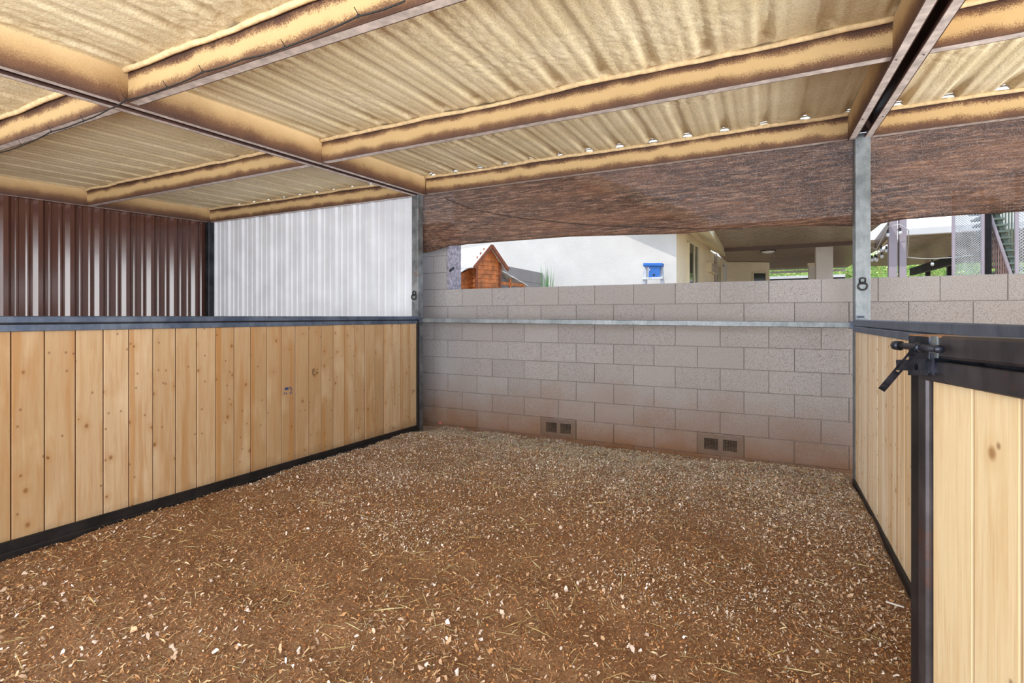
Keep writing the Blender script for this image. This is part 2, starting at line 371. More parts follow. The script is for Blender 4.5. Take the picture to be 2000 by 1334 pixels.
def grid_mesh(name, P, mats, parent=None, attrs=None, drop=None, smooth=True, thick=None):
    """P: (ny,nx,3) array of points"""
    ny, nx = P.shape[:2]; idx = np.arange(ny * nx).reshape(ny, nx)
    q = np.stack([idx[:-1, :-1], idx[:-1, 1:], idx[1:, 1:], idx[1:, :-1]], -1).reshape(-1, 4)
    if drop is not None: q = q[~drop.reshape(-1)]
    me = bpy.data.meshes.new(name); nv = ny * nx; nf = len(q)
    me.vertices.add(nv); me.vertices.foreach_set('co', P.reshape(-1).astype(np.float32))
    me.loops.add(nf * 4); me.loops.foreach_set('vertex_index', q.reshape(-1).astype(np.int32))
    me.polygons.add(nf); me.polygons.foreach_set('loop_start', (np.arange(nf) * 4).astype(np.int32))
    me.update(calc_edges=True)
    for m_ in (mats if isinstance(mats, (list, tuple)) else [mats]): me.materials.append(m_)
    for k, v in (attrs or {}).items():
        a = me.attributes.new(k, 'FLOAT', 'POINT'); a.data.foreach_set('value', v.reshape(-1).astype(np.float32))
    if smooth: me.polygons.foreach_set('use_smooth', np.ones(nf, bool))
    o = bpy.data.objects.new(name, me); link(o, parent)
    if parent is not None: o.matrix_parent_inverse = parent_world(parent).inverted()
    if thick:
        sm = o.modifiers.new('thickness', 'SOLIDIFY'); sm.thickness = thick
    return o
_lat = np.random.default_rng(3).random((512, 512))
def vnoise(x, y):
    xi = np.floor(x).astype(int); yi = np.floor(y).astype(int); fx = x - xi; fy = y - yi
    fx = fx * fx * (3 - 2 * fx); fy = fy * fy * (3 - 2 * fy)
    g = lambda i, j: _lat[j % 512, i % 512]
    return (g(xi, yi) * (1 - fx) + g(xi + 1, yi) * fx) * (1 - fy) + (g(xi, yi + 1) * (1 - fx) + g(xi + 1, yi + 1) * fx) * fy
def sstep(a, b, x):
    t = np.clip((x - a) / (b - a), 0, 1); return t * t * (3 - 2 * t)
def copy_tree(o, loc=None, parent=None):
    c = o.copy(); col.objects.link(c)
    if parent is not None: c.parent = parent
    if loc is not None: c.location = loc
    for ch in list(o.children): copy_tree(ch, None, c)
    return c

SL = 0.034                                  # roof slope, rising towards the back wall
zb = lambda Y: 2.63 + SL * Y                # underside of purlins and rafters
zt = lambda Y: 2.835 + SL * Y               # roof skin

# ================================================================= SETTING
# ---- bedding floor
def floor_h(x, y):
    h = 0.035 + 0.05 * (vnoise(x * 1.1 + 9, y * 1.1 + 40) - 0.5) + 0.03 * (vnoise(x * 4.3 + 2, y * 4.3 + 7) - 0.5) + 0.012 * (vnoise(x * 14, y * 14) - 0.5)
    h = h - 0.045 * sstep(-0.45, 0.3, y)
    h = h + 0.03 * np.exp(-((x - 0.25) / 0.35) ** 2) * sstep(0.2, -0.5, y)
    h = h - 0.03 * sstep(2.6, 4.0, x) * sstep(-0.6, -1.9, y)
    h = h + 0.03 * np.exp(-((y + 0.15) / 0.3) ** 2) * np.exp(-((x - 1.2) / 1.3) ** 2)
    return h
ys = np.linspace(-6.2, 0.36, 330); xs = np.linspace(-4.0, 8.2, 560)
Xg, Yg = np.meshgrid(xs, ys); Zg = floor_h(Xg, Yg)
fl = grid_mesh('floor', np.stack([Xg, Yg, Zg], -1), M['floor']); tag(fl, kind='structure')
# ---- yard outside
yg = MB().add([(-40, -45, -0.12), (45, -45, -0.12), (45, 60, -0.12), (-40, 60, -0.12)], [(0, 1, 2, 3)]).build('yard_ground', M['yard']); tag(yg, kind='structure')

# ---- block wall
wm = MB().box((-0.62, 0.362, 0.2125), (6.9, 0.54, 1.588)).box((-0.62, 0.362, -0.15), (6.9, 0.54, 0.012))
for a_, b_ in ((-0.62, 1.2725), (1.665, 2.8425), (3.235, 6.9)): wm.box((a_, 0.362, 0.012), (b_, 0.54, 0.2125))
wall = wm.box((-0.62, 0.362, 1.58), (0.078, 0.54, 2.35)).build('wall_back', M['mortar']); tag(wall, kind='structure')
BP = 0.1975; BL = 0.3925; Z0 = 0.015; JT = 0.0030
def cham_block(name, x0, x1, z0, z1, y0, y1, mat, parent, c=0.004):
    v = [(x0, y1, z0), (x1, y1, z0), (x1, y1, z1), (x0, y1, z1), (x0, y0 + c, z0), (x1, y0 + c, z0), (x1, y0 + c, z1), (x0, y0 + c, z1),
         (x0 + c, y0, z0 + c), (x1 - c, y0, z0 + c), (x1 - c, y0, z1 - c), (x0 + c, y0, z1 - c)]
    f = [(0, 1, 2, 3), (0, 1, 5, 4), (1, 2, 6, 5), (2, 3, 7, 6), (3, 0, 4, 7), (4, 5, 9, 8), (5, 6, 10, 9), (6, 7, 11, 10), (7, 4, 8, 11), (8, 9, 10, 11)]
    return MB().add(v, f).build(name, mat, parent)
vents = []
for r in range(-1, 12):
    z0 = Z0 + r * BP; odd = (r % 2 == 0)          # even courses share one bond
    x = -0.62; xs_ = -0.69 + (BL / 2 if not odd else 0.0)
    xmax = 6.9 if r < 8 else 0.078
    k = 0
    while xs_ + k * BL < xmax:
        a = xs_ + k * BL; b = a + BL; k += 1
        a = max(a, -0.62); b = min(b, xmax)
        if b - a < 0.03: continue
        if r == 0 and (1.28 < a + BL / 2 < 1.66 or 2.85 < a + BL / 2 < 3.24): vents.append((a, b, z0)); continue
        jog = random.uniform(-0.0025, 0.0025)
        cham_block('block', a + JT / 2, b - JT / 2, z0 + JT / 2, z0 + BP - JT / 2, 0.352 + jog, 0.53, M['block'], wall)
for a, b, z0 in vents:                              # blocks laid on their side, cores open, covered with wire mesh
    o = MB(); x0, x1, y0, y1, zz0, zz1 = a + JT, b - JT, 0.352, 0.53, z0 + JT / 2, z0 + BP - JT / 2
    wx = [x0, x0 + 0.055, x0 + 0.175, x0 + 0.215, x1 - 0.055, x1]; cz0, cz1 = zz0 + 0.045, zz1 - 0.045
    o.box((x0, y0, zz0), (x1, y1, cz0)); o.box((x0, y0, cz1), (x1, y1, zz1))
    for i in (0, 2, 4): o.box((wx[i], y0, cz0), (wx[i + 1], y1, cz1))
    vb = o.build('vent_block', M['block'], wall)
    MB().box((wx[1], 0.525, cz0), (wx[4], 0.53, cz1)).build('core_void', M['void'], vb)
    g = MB(); r_ = 0.0011
    for i in range(31): g.bar((x0 + (x1 - x0) * i / 30, 0.345, zz0 + 0.01), (x0 + (x1 - x0) * i / 30, 0.345, zz1 - 0.008), 0.0018, 0.0018, (0, 1, 0))
    for j in range(15): g.bar((x0, 0.3445, zz0 + 0.01 + (zz1 - zz0 - 0.018) * j / 14), (x1, 0.3445, zz0 + 0.01 + (zz1 - zz0 - 0.018) * j / 14), 0.0018, 0.0018)
    tag(g.build('wire_mesh', M['wire_mesh'], vb), 'square wire mesh over the open block cores', kind='stuff')
for (cx, cz, s_) in ((0.0, 0.03, 0.05), (0.30, 0.0, 0.04)):   # pink marking paint low on the wall
    a = []
    for i in range(11):
        t = 2 * math.pi * i / 11; rr = s_ * random.uniform(0.2, 0.75); a.append((cx + rr * math.cos(t) * 1.0, 0.3485, cz + rr * 0.5 * math.sin(t)))
    MB().add(a, [tuple(range(11))]).build('paint_mark', M['pink'], wall)

# ---- corrugated walls: sheets lapped side by side
def sheet_profile(L, phase, pitch, deep, minor, slope=0.02):
    pts = []
    n0 = int(math.floor(-phase / pitch)) - 1
    for k in range(n0, int(L / pitch) + 2):
        c = phase + k * pitch
        for dx, d in ((-slope - 0.02, 0), (-0.02, deep), (0.02, deep), (0.02 + slope, 0)): pts.append((c + dx, d))
        for q in (pitch / 3, 2 * pitch / 3):
            for dx, d in ((-0.02, 0), (-0.008, minor), (0.008, minor), (0.02, 0)): pts.append((c + q + dx, d))
    pts = [p for p in pts if 0 < p[0] < L]
    return [(0, pts[0][1])] + pts + [(L, pts[-1][1])]
def corrugated(name, start, direction, normal, L, pitch, phase, deep, minor, zlo, zhi_fn, mat, screws=True, sheet=0.87, slope=0.02):
    """wall built of sheets; normal points at the viewer's side"""
    st = Vector(start); d = Vector(direction); n = Vector(normal)
    root = bpy.data.objects.new(name, None); link(root); root.location = st; tag(root, kind='structure')
    prof = sheet_profile(L, phase, pitch, deep, minor, slope)
    s0 = 0.0; sc_ = MB()
    while s0 < L - 0.02:
        s1 = min(L, s0 + sheet); seg = [p for p in prof if s0 <= p[0] <= s1]
        def val(s):
            for (a, da), (b, db) in zip(prof, prof[1:]):
                if a <= s <= b: return da + (db - da) * (s - a) / max(b - a, 1e-6)
            return 0
        seg = [(s0, val(s0))] + [p for p in seg if s0 < p[0] < s1] + [(s1, val(s1))]
        m = MB(); vs = []; n_ = len(seg); fs = []
        for s, dd in seg:
            p = st + d * s + n * dd
            vs += [(p.x, p.y, zlo), (p.x, p.y, zhi_fn(p.x, p.y))]
            q = p - n * 0.002
        for i in range(n_ - 1): fs.append((2 * i, 2 * i + 2, 2 * i + 3, 2 * i + 1))
        m.add(vs, fs); o = m.build('metal_sheet', mat, root)
        sm = o.modifiers.new('gauge', 'SOLIDIFY'); sm.thickness = 0.0015; sm.offset = 0
        s0 = s1
    if screws:
        k = 0
        for k in range(int(L / pitch) + 2):
            for off in (0.085, pitch - 0.085):
                s = phase + (k - 1) * pitch + off
                if not 0.02 < s < L - 0.02: continue
                for z in (zlo + 0.05, None):
                    p = st + d * s; zz = z if z else zhi_fn(p.x, p.y) - 0.05
                    c = p + n * 0.006
                    sc_.sphere((c.x, c.y, zz), 0.0075, 6, 4)
        tag(sc_.build('screw_heads', M['screw'], root, True), kind='stuff')
    return root
# brown wall of the neighbouring stall (faces +X), white wall of its back (faces -Y)
corrugated('wall_left', (-3.80, -5.0, 0), (0, 1, 0), (1, 0, 0), 5.04, 0.2865, 0.235, 0.036, 0.011, 0.0, lambda x, y: zb(y) + 0.03, M['brown'], slope=0.034)
corrugated('wall_left_back', (-3.76, 0.06, 0), (1, 0, 0), (0, -1, 0), 3.67, 0.2915, 0.06, 0.026, 0.009, 0.0, lambda x, y: zb(0) + 0.02, M['white'], screws=False)

# ---- ceiling: sprayed foam under the ribbed roof sheets, one panel per bay
ceil = bpy.data.objects.new('ceiling', None); link(ceil); ceil.location = (0, 0, 2.8); tag(ceil, kind='structure')
YP = [-0.03, -1.50, -2.95, -4.42]           # purlin lines
XB = [(-3.80, -0.01), (0.01, 4.03), (4.07, 8.1)]
RIB0, RIBP = 0.18, 0.2915
def foam_panel(x0, x1, y0, y1, back):
    nx = int((x1 - x0) / 0.0125); ny = max(12, int((y1 - y0) / 0.0155))
    X, Y = np.meshgrid(np.linspace(x0, x1, nx), np.linspace(y0, y1, ny))
    ph = (X - RIB0) / RIBP; k = np.floor(ph + 0.5); u = (ph - k) * RIBP + 0.012 * (vnoise(k * 3.1 + 5, Y * 2.0 + 3) - 0.5)
    rib = 1 - sstep(0.024, 0.05, np.abs(u))
    d3 = np.abs(((ph + 0.5) % 1.0) - 0.5) * RIBP
    minor = (1 - sstep(0.008, 0.022, np.abs(d3 - RIBP / 3)))
    far = y1 - Y                              # distance from the purlin behind
    thin = (1 - sstep(0.02, 0.20 + 0.16 * vnoise(X * 4.0 + 11, Y * 0.5), far)) * (0.45 + 0.55 * rib)
    near = Y - y0; thin = np.maximum(thin, 0.55 * (1 - sstep(0.03, 0.12 + 0.1 * vnoise(X * 5, Y * 0 + 7), near)))
    depth = 0.0045 + 0.020 * (1 - sstep(0.05, 0.5, far)) + 0.008 * vnoise(k * 1.7, Y * 1.3)
    lump = vnoise(X * 38, Y * 38) * 0.6 + vnoise(X * 71 + 9, Y * 71) * 0.4 - 0.5
    rough = 0.30 + 1.6 * sstep(0.55, 0.8, vnoise(X * 2.1 + 31, Y * 2.1 + 17)) + 1.0 * sstep(-2.4, -4.0, Y)
    Z = zt(Y) - 0.022 + rib * depth * (1 - 0.75 * (1 - sstep(0.03, 0.09, far)) * (0.0 if back else 1.0)) + minor * 0.003 - lump * 0.006 * rough - 0.009 * (vnoise(X * 3 + 50, Y * 2 + 2) - 0.5)
    drop = None
    if back:                                   # ribs left open at the eave: daylight
        cx = 0.5 * (X[:-1, :-1] + X[1:, 1:]); cy = 0.5 * (Y[:-1, :-1] + Y[1:, 1:])
        kk = np.floor((cx - RIB0) / RIBP + 0.5); uu = cx - RIB0 - kk * RIBP
        ww = 0.004 + 0.024 * vnoise(kk * 7.3 + 1, kk * 0 + 4) ** 1.3
        drop = (np.abs(uu) < ww) & (cy > -0.086) & (cy < -0.068)
    return grid_mesh('foam_panel', np.stack([X, Y, Z], -1), M['foam'], ceil, {'thin': thin}, drop)
yb = [0.06] + YP[1:] + [-5.1]
for (x0, x1) in XB:
    foam_panel(x0, x1, -1.50, -0.035, True)
    foam_panel(x0, x1, -2.95, -1.50, False)
    if x0 < 4: foam_panel(x0, x1, -4.42, -2.95, False)
    if x0 < 4: foam_panel(x0, x1, -5.1, -4.42, False)
# plain outer roof skin above the foam (ends at the eave so that the open ribs show sky)
sk = MB()
for (a, b) in ((-3.9, 8.15),):
    sk.add([(a, -5.15, zt(-5.15) + 0.05), (b, -5.15, zt(-5.15) + 0.05), (b, -0.2, zt(-0.2) + 0.05), (a, -0.2, zt(-0.2) + 0.05)], [(0, 1, 2, 3)])
tag(sk.build('roof_skin', M['brown'], ceil))

# ---- roof steel
def cee(mb, p0, p1, out_dir, hgt, flange, t=0.005, mi_web=0, mi_fl=1):
    """C section: web on the out_dir side, flanges pointing the other way; origin line = bottom of web"""
    o = Vector(out_dir); up = Vector((0, 0, 1))
    n = 8
    zs = [0, 0.25, 0.5, 0.75, 1.0]
    # web as a slab with height attribute
    vs = []; hs = []
    for p in (Vector(p0), Vector(p1)):
        for z in zs:
            vs.append(p + up * (z * hgt)); hs.append(z)
        for z in zs[::-1]:
            vs.append(p - o * t + up * (z * hgt)); hs.append(z)
    m = 2 * len(zs)
    fs = [(i, (i + 1) % m, (i + 1) % m + m, i + m) for i in range(m)] + [tuple(range(m))[::-1], tuple(range(m, 2 * m))]
    mb.add(vs, fs, [0 if i < len(zs) - 1 else 2 for i in range(m)] + [2, 2], hs)
    for z in (0.0, hgt - t):
        q0 = Vector(p0) + up * z - o * t; q1 = Vector(p1) + up * z - o * t
        mb.prism([(0, 0), (flange, 0), (flange, t), (0, t)], q0, q1, -o, up, 1)
    # stiffening lips
    for z, s in ((0.0, 1), (hgt, -1)):
        q0 = Vector(p0) + up * z - o * (flange + t); q1 = Vector(p1) + up * z - o * (flange + t)
        mb.prism([(0, 0), (t, 0), (t, s * 0.016), (0, s * 0.016)], q0, q1, -o, up, 2)
def purlin(x0, x1, y, label, bead=True, loc_name='roof_purlin', bare=False):
    t = thing(loc_name, label, 'beam', ((x0 + x1) / 2, y, zb(y)), 'purlins under the roof')
    mb = MB(); cee(mb, (x0, y, zb(y)), (x1, y, zb(y)), (0, -1, 0), 0.195, 0.05)
    mb.build('channel', [M['purlin'], M['flange'], M['inner']], t)
    n = int((x1 - x0) / 0.04); pts = []; rs = []
    sd = random.random() * 100
    for i in range(n + 1):
        x = x0 + (x1 - x0) * i / n
        wv = float(vnoise(np.array(x * 3.4 + sd), np.array(1.0))) - 0.5; w2 = float(vnoise(np.array(x * 17 + sd), np.array(9.0))) - 0.5
        pts.append((x, y - 0.022 - 0.012 * wv, zt(y) - 0.030 + 0.016 * wv + 0.007 * w2)); rs.append(0.016 + 0.006 * wv + 0.003 * w2)
    MB().tube(pts, rs, 8).build('foam_bead', M['bead'], t, True)
    return t
NB = 'neighbouring bay on the left'
purlin(0.066, 3.964, YP[0], 'tan foam-dusted eave purlin directly above the brown shade mesh')
purlin(0.066, 3.964, YP[1], 'long middle roof purlin with pale bottom edge crossing the stall ceiling')
purlin(0.066, 3.964, YP[2], 'nearest roof purlin of the stall, black cable tied along it')
purlin(-3.70, -0.091, YP[0], 'tan eave purlin above the white corrugated wall')
purlin(-3.70, -0.091, YP[1], 'middle roof purlin of the left bay, meeting the brown wall')
purlin(-3.70, -0.091, YP[2], 'nearest roof purlin of the left bay, at left edge of photo')
purlin(4.116, 8.1, YP[0], 'eave purlin right of the right post, above the shade mesh')
purlin(4.116, 8.1, YP[1], 'purlin in the top right corner beyond the double rafter')
def rafter(xl, xr, y0, y1, label):
    t = thing('roof_rafter', label, 'beam', ((xl + xr) / 2, (y0 + y1) / 2, zb((y0 + y1) / 2)), 'rafters running front to back')
    for x, o in ((xl, -1), (xr, 1)):
        mb = MB(); cee(mb, (x, y0, zb(y0) - 0.012), (x, y1, zb(y1) - 0.012), (o, 0, 0), 0.20, 0.040)
        mb.build('channel', [M['rafter'], M['flange'], M['inner']], t)
    MB().box((xl, y0, zb(y0) + 0.19), (xr, y0 + 0.01, zb(y0) + 0.2)).build('tie_plate', M['inner'], t)
    MB().box((xl, -0.045, zb(0) + 0.03), (xr, -0.035, zb(0) + 0.185)).build('end_plate', M['inner'], t)
    b = MB()
    for y in (-0.55, -1.5, -2.95):
        for x in (xl + 0.02, xr - 0.02): b.sphere((x, y + 0.02, zb(y) - 0.014), 0.006, 8, 5, (1, 1, 0.6))
    tag(b.build('bolt_heads', M['screw'], t, True), kind='stuff')
    return t
rafter(-0.09, 0.065, -5.1, -0.02, 'brown double rafter crossing the left ceiling above the plank partition')
rafter(3.965, 4.115, -5.1, -0.02, 'brown double rafter above the right post')
tw = thing('roof_rafter', 'foam-covered edge rafter on top of the brown corrugated wall', 'beam', (-3.78, -2.5, zb(-2.5)), 'rafters running front to back')
mb = MB(); cee(mb, (-3.70, -5.1, zb(-5.1)), (-3.70, -0.02, zb(-0.02)), (1, 0, 0), 0.20, 0.06); mb.build('channel', [M['rafter'], M['flange'], M['inner']], tw)

# ---- posts
def hollow(mb, x0, x1, y0, y1, z0, z1, c=0.006):
    mb.bar(((x0 + x1) / 2, (y0 + y1) / 2, z0), ((x0 + x1) / 2, (y0 + y1) / 2, z1), x1 - x0, y1 - y0, (0, 1, 0), c)
def tie_ring(t, x, y, z):
    rb = MB().tube([(x - 0.016, y - 0.004, z + 0.012), (x - 0.018, y - 0.010, z + 0.045), (x - 0.008, y - 0.012, z + 0.052), (x + 0.008, y - 0.012, z + 0.052), (x + 0.018, y - 0.010, z + 0.045), (x + 0.016, y - 0.004, z + 0.012)], 0.0055, 8)
    rb.bar((x - 0.024, y - 0.010, z + 0.010), (x + 0.024, y - 0.010, z + 0.010), 0.012, 0.010)
    b = rb.build('ring_bracket', M['black'], t, True)
    pts = [(x + 0.028 * math.cos(a), y - 0.016, z - 0.010 + 0.028 * math.sin(a)) for a in [i * 2 * math.pi / 20 for i in range(20)]]
    MB().tube(pts, 0.0065, 8, 0, True).build('ring', M['black'], b, True)
PY0, PY1 = -0.055, 0.045
def stall_post(x0, x1, label, ringz, mat):
    t = thing('stall_post', label, 'post', ((x0 + x1) / 2, 0, 0), 'galvanised posts carrying the roof')
    mb = MB(); hollow(mb, x0, x1, PY0, PY1, -0.1, zb(0) + 0.02); mb.build('tube', mat, t)
    r = tie_ring(t, (x0 + x1) / 2 - 0.002, PY0 - 0.002, ringz)
    c = MB(); xm = (x0 + x1) / 2 - 0.014; c.box((xm - 0.022, PY0 - 0.012, 1.268), (xm + 0.022, PY0, 1.284))
    for dx in (-0.010, 0.010): c.tube([(xm + dx, PY0 - 0.014, 1.276), (xm + dx, PY0 - 0.004, 1.276)], 0.006, 8)
    c.build('pin_bracket', M['latch'], t)
    return t
stall_post(-0.112, -0.028, 'steel post at the left back corner beside the white corrugated wall', 1.505, M['post'])
stall_post(4.003, 4.103, 'wide galvanised post at right, black tie ring above the rail', 1.515, M['galv'])
cp = thing('corner_post', 'black square post in the corner between brown and white corrugated walls', 'post', (-3.74, 0, 0))
mb = MB(); hollow(mb, -3.79, -3.70, -0.045, 0.045, -0.1, zb(0) + 0.05); mb.build('tube', M['corner_post'], cp)

# ---- galvanised rail in front of the block wall
rl = thing('cross_rail', 'galvanised rail spanning the back of the stall before the block wall', 'rail', (2, 0, 1.22))
MB().bar((-0.028, -0.005, 1.237), (4.003, -0.005, 1.214), 0.046, 0.046, (0, 0, 1), 0.004).build('tube', M['galv'], rl)
for x, z in ((-0.012, 1.237), (3.990, 1.214)): MB().bar((x - 0.014, -0.005, z), (x + 0.014, -0.005, z), 0.056, 0.056, (0, 0, 1), 0.004).build('end_socket', M['rail'], rl)

# ---- plank partitions
def plank(name, mat, parent, P, u, n, width, zlo, zhi, thick=0.036, c=0.005):
    """vertical board with chamfered (V-groove) front edges; P bottom-left on the plane, u along, n to the viewer"""
    P = Vector(P); u = Vector(u); n = Vector(n); a = 0.0008; wd = width - 0.0016
    pr = [(a, -thick), (a + wd, -thick), (a + wd, -c), (a + wd - c * 0.7, 0), (a + c * 0.7, 0), (a, -c)]
    v = [P + u * s + n * d + Vector((0, 0, z)) for z in (zlo, zhi) for s, d in pr]
    m = len(pr); f = [(i, (i + 1) % m, (i + 1) % m + m, i + m) for i in range(m)] + [tuple(range(m))[::-1], tuple(range(m, 2 * m))]
    return MB().add(v, f, 0, [1, 1, 0.0, 1, 1, 0.0] * 2).build(name, mat, parent)
lp = thing('plank_partition', 'long left partition of upright pine boards in a dark steel frame', 'partition', (0, -2.1, 0))
YE = -0.095; YN = -4.25
zlow = lambda y: 0.097 + (0.16 - 0.097) * (y + 0.121) / (-3.36)
pw = 0.1325; stamps = []
y = YE - 0.028
pc = 0
while y > YN + 0.03:
    wd = pw if pc else 0.06
    wd = pw + random.uniform(-0.003, 0.003)
    o = plank('plank', M['plank'], lp, (0.006 + random.uniform(-0.0015, 0.0015), y, 0), (0, -1, 0), (1, 0, 0), wd, zlow(y) - 0.012, 1.212)
    stamps.append((y, wd, o)); y -= wd; pc += 1
MB().bar((0, YN, 1.2640), (0, YE - 0.005, 1.2625), 0.056, 0.037, (0, 0, 1), 0.005).build('top_rail', M['rail'], lp)
MB().bar((0.029, YN, 1.2655), (0.029, YE - 0.006, 1.2640), 0.004, 0.010, (0, 0, 1)).build('rail_rib', M['rail'], lp)
m = MB(); m.bar((0.012, YN, 1.2215), (0.012, YE - 0.003, 1.2195), 0.012, 0.035, (0, 0, 1), 0.002); m.bar((-0.01, YN, 1.236), (-0.01, YE - 0.003, 1.234), 0.046, 0.006); m.build('upper_channel', M['rail'], lp)
MB().bar((-0.006, YN, 1.2415), (-0.006, YE - 0.003, 1.2395), 0.03, 0.022).build('gap_strip', M['black_steel'], lp)
m = MB(); m.bar((0.014, YN, zlow(YN) - 0.022), (0.014, YE, zlow(YE) - 0.022), 0.014, 0.045, (0, 0, 1), 0.002); m.bar((0.0, YN, zlow(YN) - 0.046), (0.0, YE, zlow(YE) - 0.046), 0.044, 0.006); m.build('lower_channel', M['black_steel'], lp)
MB().bar((0.004, YN, zlow(YN) - 0.076), (0.004, YE, zlow(YE) - 0.072), 0.05, 0.05, (0, 0, 1), 0.006).build('bottom_rail', M['black_steel'], lp)
MB().bar((0.0, YE - 0.012, 0.0), (0.0, YE - 0.012, 1.245), 0.044, 0.032, (0, 1, 0), 0.003).build('end_upright', M['black_steel'], lp)
# mill stamps inked on three boards
def stamp(px, py, rows, mat, s=0.010):
    p = at(px, py, X=0.0085); best = min(stamps, key=lambda q: abs(q[0] - q[1] / 2 - p.y)); p.y = best[0] - best[1] / 2; m = MB()
    for (dy, dz, w_, h_) in rows:
        a = p.y + dy * s; b = p.z + dz * s; x = 0.0092
        m.box((x - 0.0006, a, b), (x, a + w_ * s, b + h_ * s))
    m.build('mill_stamp', mat, best[2])
stamp(563, 764, [(-3.2, 1.0, .5, 1.6), (-2.5, 1.0, .8, 1.6), (-1.5, 1.0, .6, 1.6), (-0.7, 1.0, 0.4, 1.6), (.8, 1.0, .4, 1.6), (1.4, 1.6, .8, .5), (2.0, .4, .6, .6), (1.6, -.6, .7, .5), (-2.4, -1.8, .8, .9), (0.8, -1.8, .8, .9), (1.8, -2.0, 1.0, .4), (-3.6, -1.8, .3, 1.4)], M['ink_blue'], 0.012)
stamp(611, 727, [(-2.5, 1.4, .5, .9), (-1.6, 1.4, .5, .9), (-2.7, .1, .4, .9), (-2.0, .1, .9, .3), (-2.0, .7, .9, .3), (-2.7, -1.1, .4, .9), (-1.9, -1.1, .8, .3), (-2.7, -2.0, 1.6, .4), (1.2, 1.3, .7, .6), (.6, -.9, .3, .9), (1.1, -1.3, .9, .4), (1.5, -.7, .9, .4), (.4, -1.9, .5, .4)], M['ink_black'], 0.012)
stamp(806, 768, [(-.6, 1.4, .8, .7), (.9, .6, .4, 1.4), (-.4, 0.0, .7, .6)], M['ink_black'], 0.016)

rp_ = thing('plank_partition', 'right partition of pale upright boards running behind the latch gate', 'partition', (4.0, -2.0, 0))
y = -0.105; n_ = 0
while y > -3.75:
    wd = pw + random.uniform(-0.003, 0.003); n_ += 1
    plank('plank', M['plank_pale'], rp_, (4.0 + random.uniform(-0.0015, 0.0015), y, 0), (0, -1, 0), (-1, 0, 0), wd, 0.03, 1.18)
    y -= wd
YR = y
m = MB().bar((4.012, YR, 1.234), (4.012, -0.095, 1.234), 0.052, 0.046, (0, 0, 1), 0.005); m.build('top_rail', M['rail'], rp_)
m = MB(); m.bar((3.992, YR, 1.188), (3.992, -0.1, 1.186), 0.012, 0.038, (0, 0, 1), 0.002); m.bar((4.015, YR, 1.206), (4.015, -0.1, 1.204), 0.046, 0.006); m.build('upper_channel', M['rail'], rp_)
m = MB(); m.bar((3.990, YR, -0.005), (3.990, -0.1, 0.045), 0.014, 0.05, (0, 0, 1), 0.002); m.bar((4.015, YR, -0.03), (4.015, -0.1, 0.02), 0.044, 0.006); m.build('lower_channel', M['black_steel'], rp_)
MB().bar((4.02, YR - 0.02, -0.05), (4.02, YR - 0.02, 1.25), 0.05, 0.05, (0, 1, 0), 0.005).build('end_upright', M['black_steel'], rp_)

# ---- shade mesh hung below the eave purlin
def edge_at(pts, x):
    xs_ = [p[0] for p in pts]; zs_ = [p[1] for p in pts]; return np.interp(x, xs_, zs_)
def shade(x0, x1, bottom, label, seed, tie):
    t = thing('shade_mesh', label, 'shade cloth', ((x0 + x1) / 2, 0.1, 2.3), 'brown shade mesh above the block wall')
    nx = int((x1 - x0) / 0.02); ny = 46
    U, V = np.meshgrid(np.linspace(x0, x1, nx), np.linspace(0, 1, ny))
    zb_ = edge_at(bottom, U); ztop = zb(0.0) + 0.05 + 0 * U
    Zs = ztop + (zb_ - ztop) * V
    span = (U - x0) / (x1 - x0)
    sag = np.sin(np.pi * np.clip(span, 0, 1)) ** 0.7
    Ys = 0.058 + 0.04 * V + 0.07 * sag * np.sin(np.pi * V * 0.85)
    # folds fanning from the left top corner and slack drapes near the hem
    ang = (ztop - Zs) / (U - x0 + 0.35)
    fold = np.sin(ang * 34 + 2.5 * vnoise(U * 1.2 + seed, V * 2)) * np.exp(-((U - x0) / 1.6))
    drape = vnoise(U * 1.1 + seed, V * 9 + U * 0.5) - 0.5
    Ys = Ys + 0.012 * fold * V + 0.032 * drape * (0.3 + V) + 0.008 * (vnoise(U * 5 + seed, V * 22) - 0.5)
    o = grid_mesh('cloth', np.stack([U, Ys, Zs], -1), M['cloth'], t)
    hem = []
    for i in range(0, nx, 2): hem.append((U[-1, i], Ys[-1, i], Zs[-1, i]))
    MB().tube(hem, 0.0045, 6).build('hem_cord', M['cloth'], t, True)
    if tie:
        a = [at(870, 388, Y=0.06), at(920, 408, Y=0.075), at(1000, 423, Y=0.085), at(1100, 434, Y=0.10), at(1220, 442, Y=0.105), at(1330, 445, Y=0.10), at(1470, 447, Y=0.09)]
        j = lambda p: float(np.interp(p.x, U[0], Ys[int(np.clip((zb(0) - p.z) / max(zb(0) - float(edge_at(bottom, p.x)), 0.01), 0, 1) * (ny - 1))]))
        pts = []
        for p, q in zip(a, a[1:]):
            for k in range(8):
                r = p.lerp(q, k / 8); pts.append((r.x, j(r) - 0.007, r.z))
        MB().tube(pts, 0.0035, 6).build('fold_shade', M['fold_dark'], t, True)  # thin dark tube stands in for the shade along a slack fold
    return t
BL_ = [(-0.10, 2.0), (-0.03, 2.005), (0.02, 2.012), (0.25, 2.065), (0.92, 2.071), (1.61, 2.072), (2.22, 2.048), (2.73, 2.026), (3.05, 2.03), (3.19, 2.036), (3.61, 2.02), (4.0, 1.985)]
BR_ = [(4.10, 1.975), (4.128, 1.979), (4.32, 2.014), (4.62, 2.018), (5.0, 2.012), (8.2, 2.0)]
shade(-0.09, 4.05, BL_, 'long brown shade mesh hanging between the two posts', 3, True)
shade(4.06, 8.1, BR_, 'brown shade mesh right of the right post', 23, False)

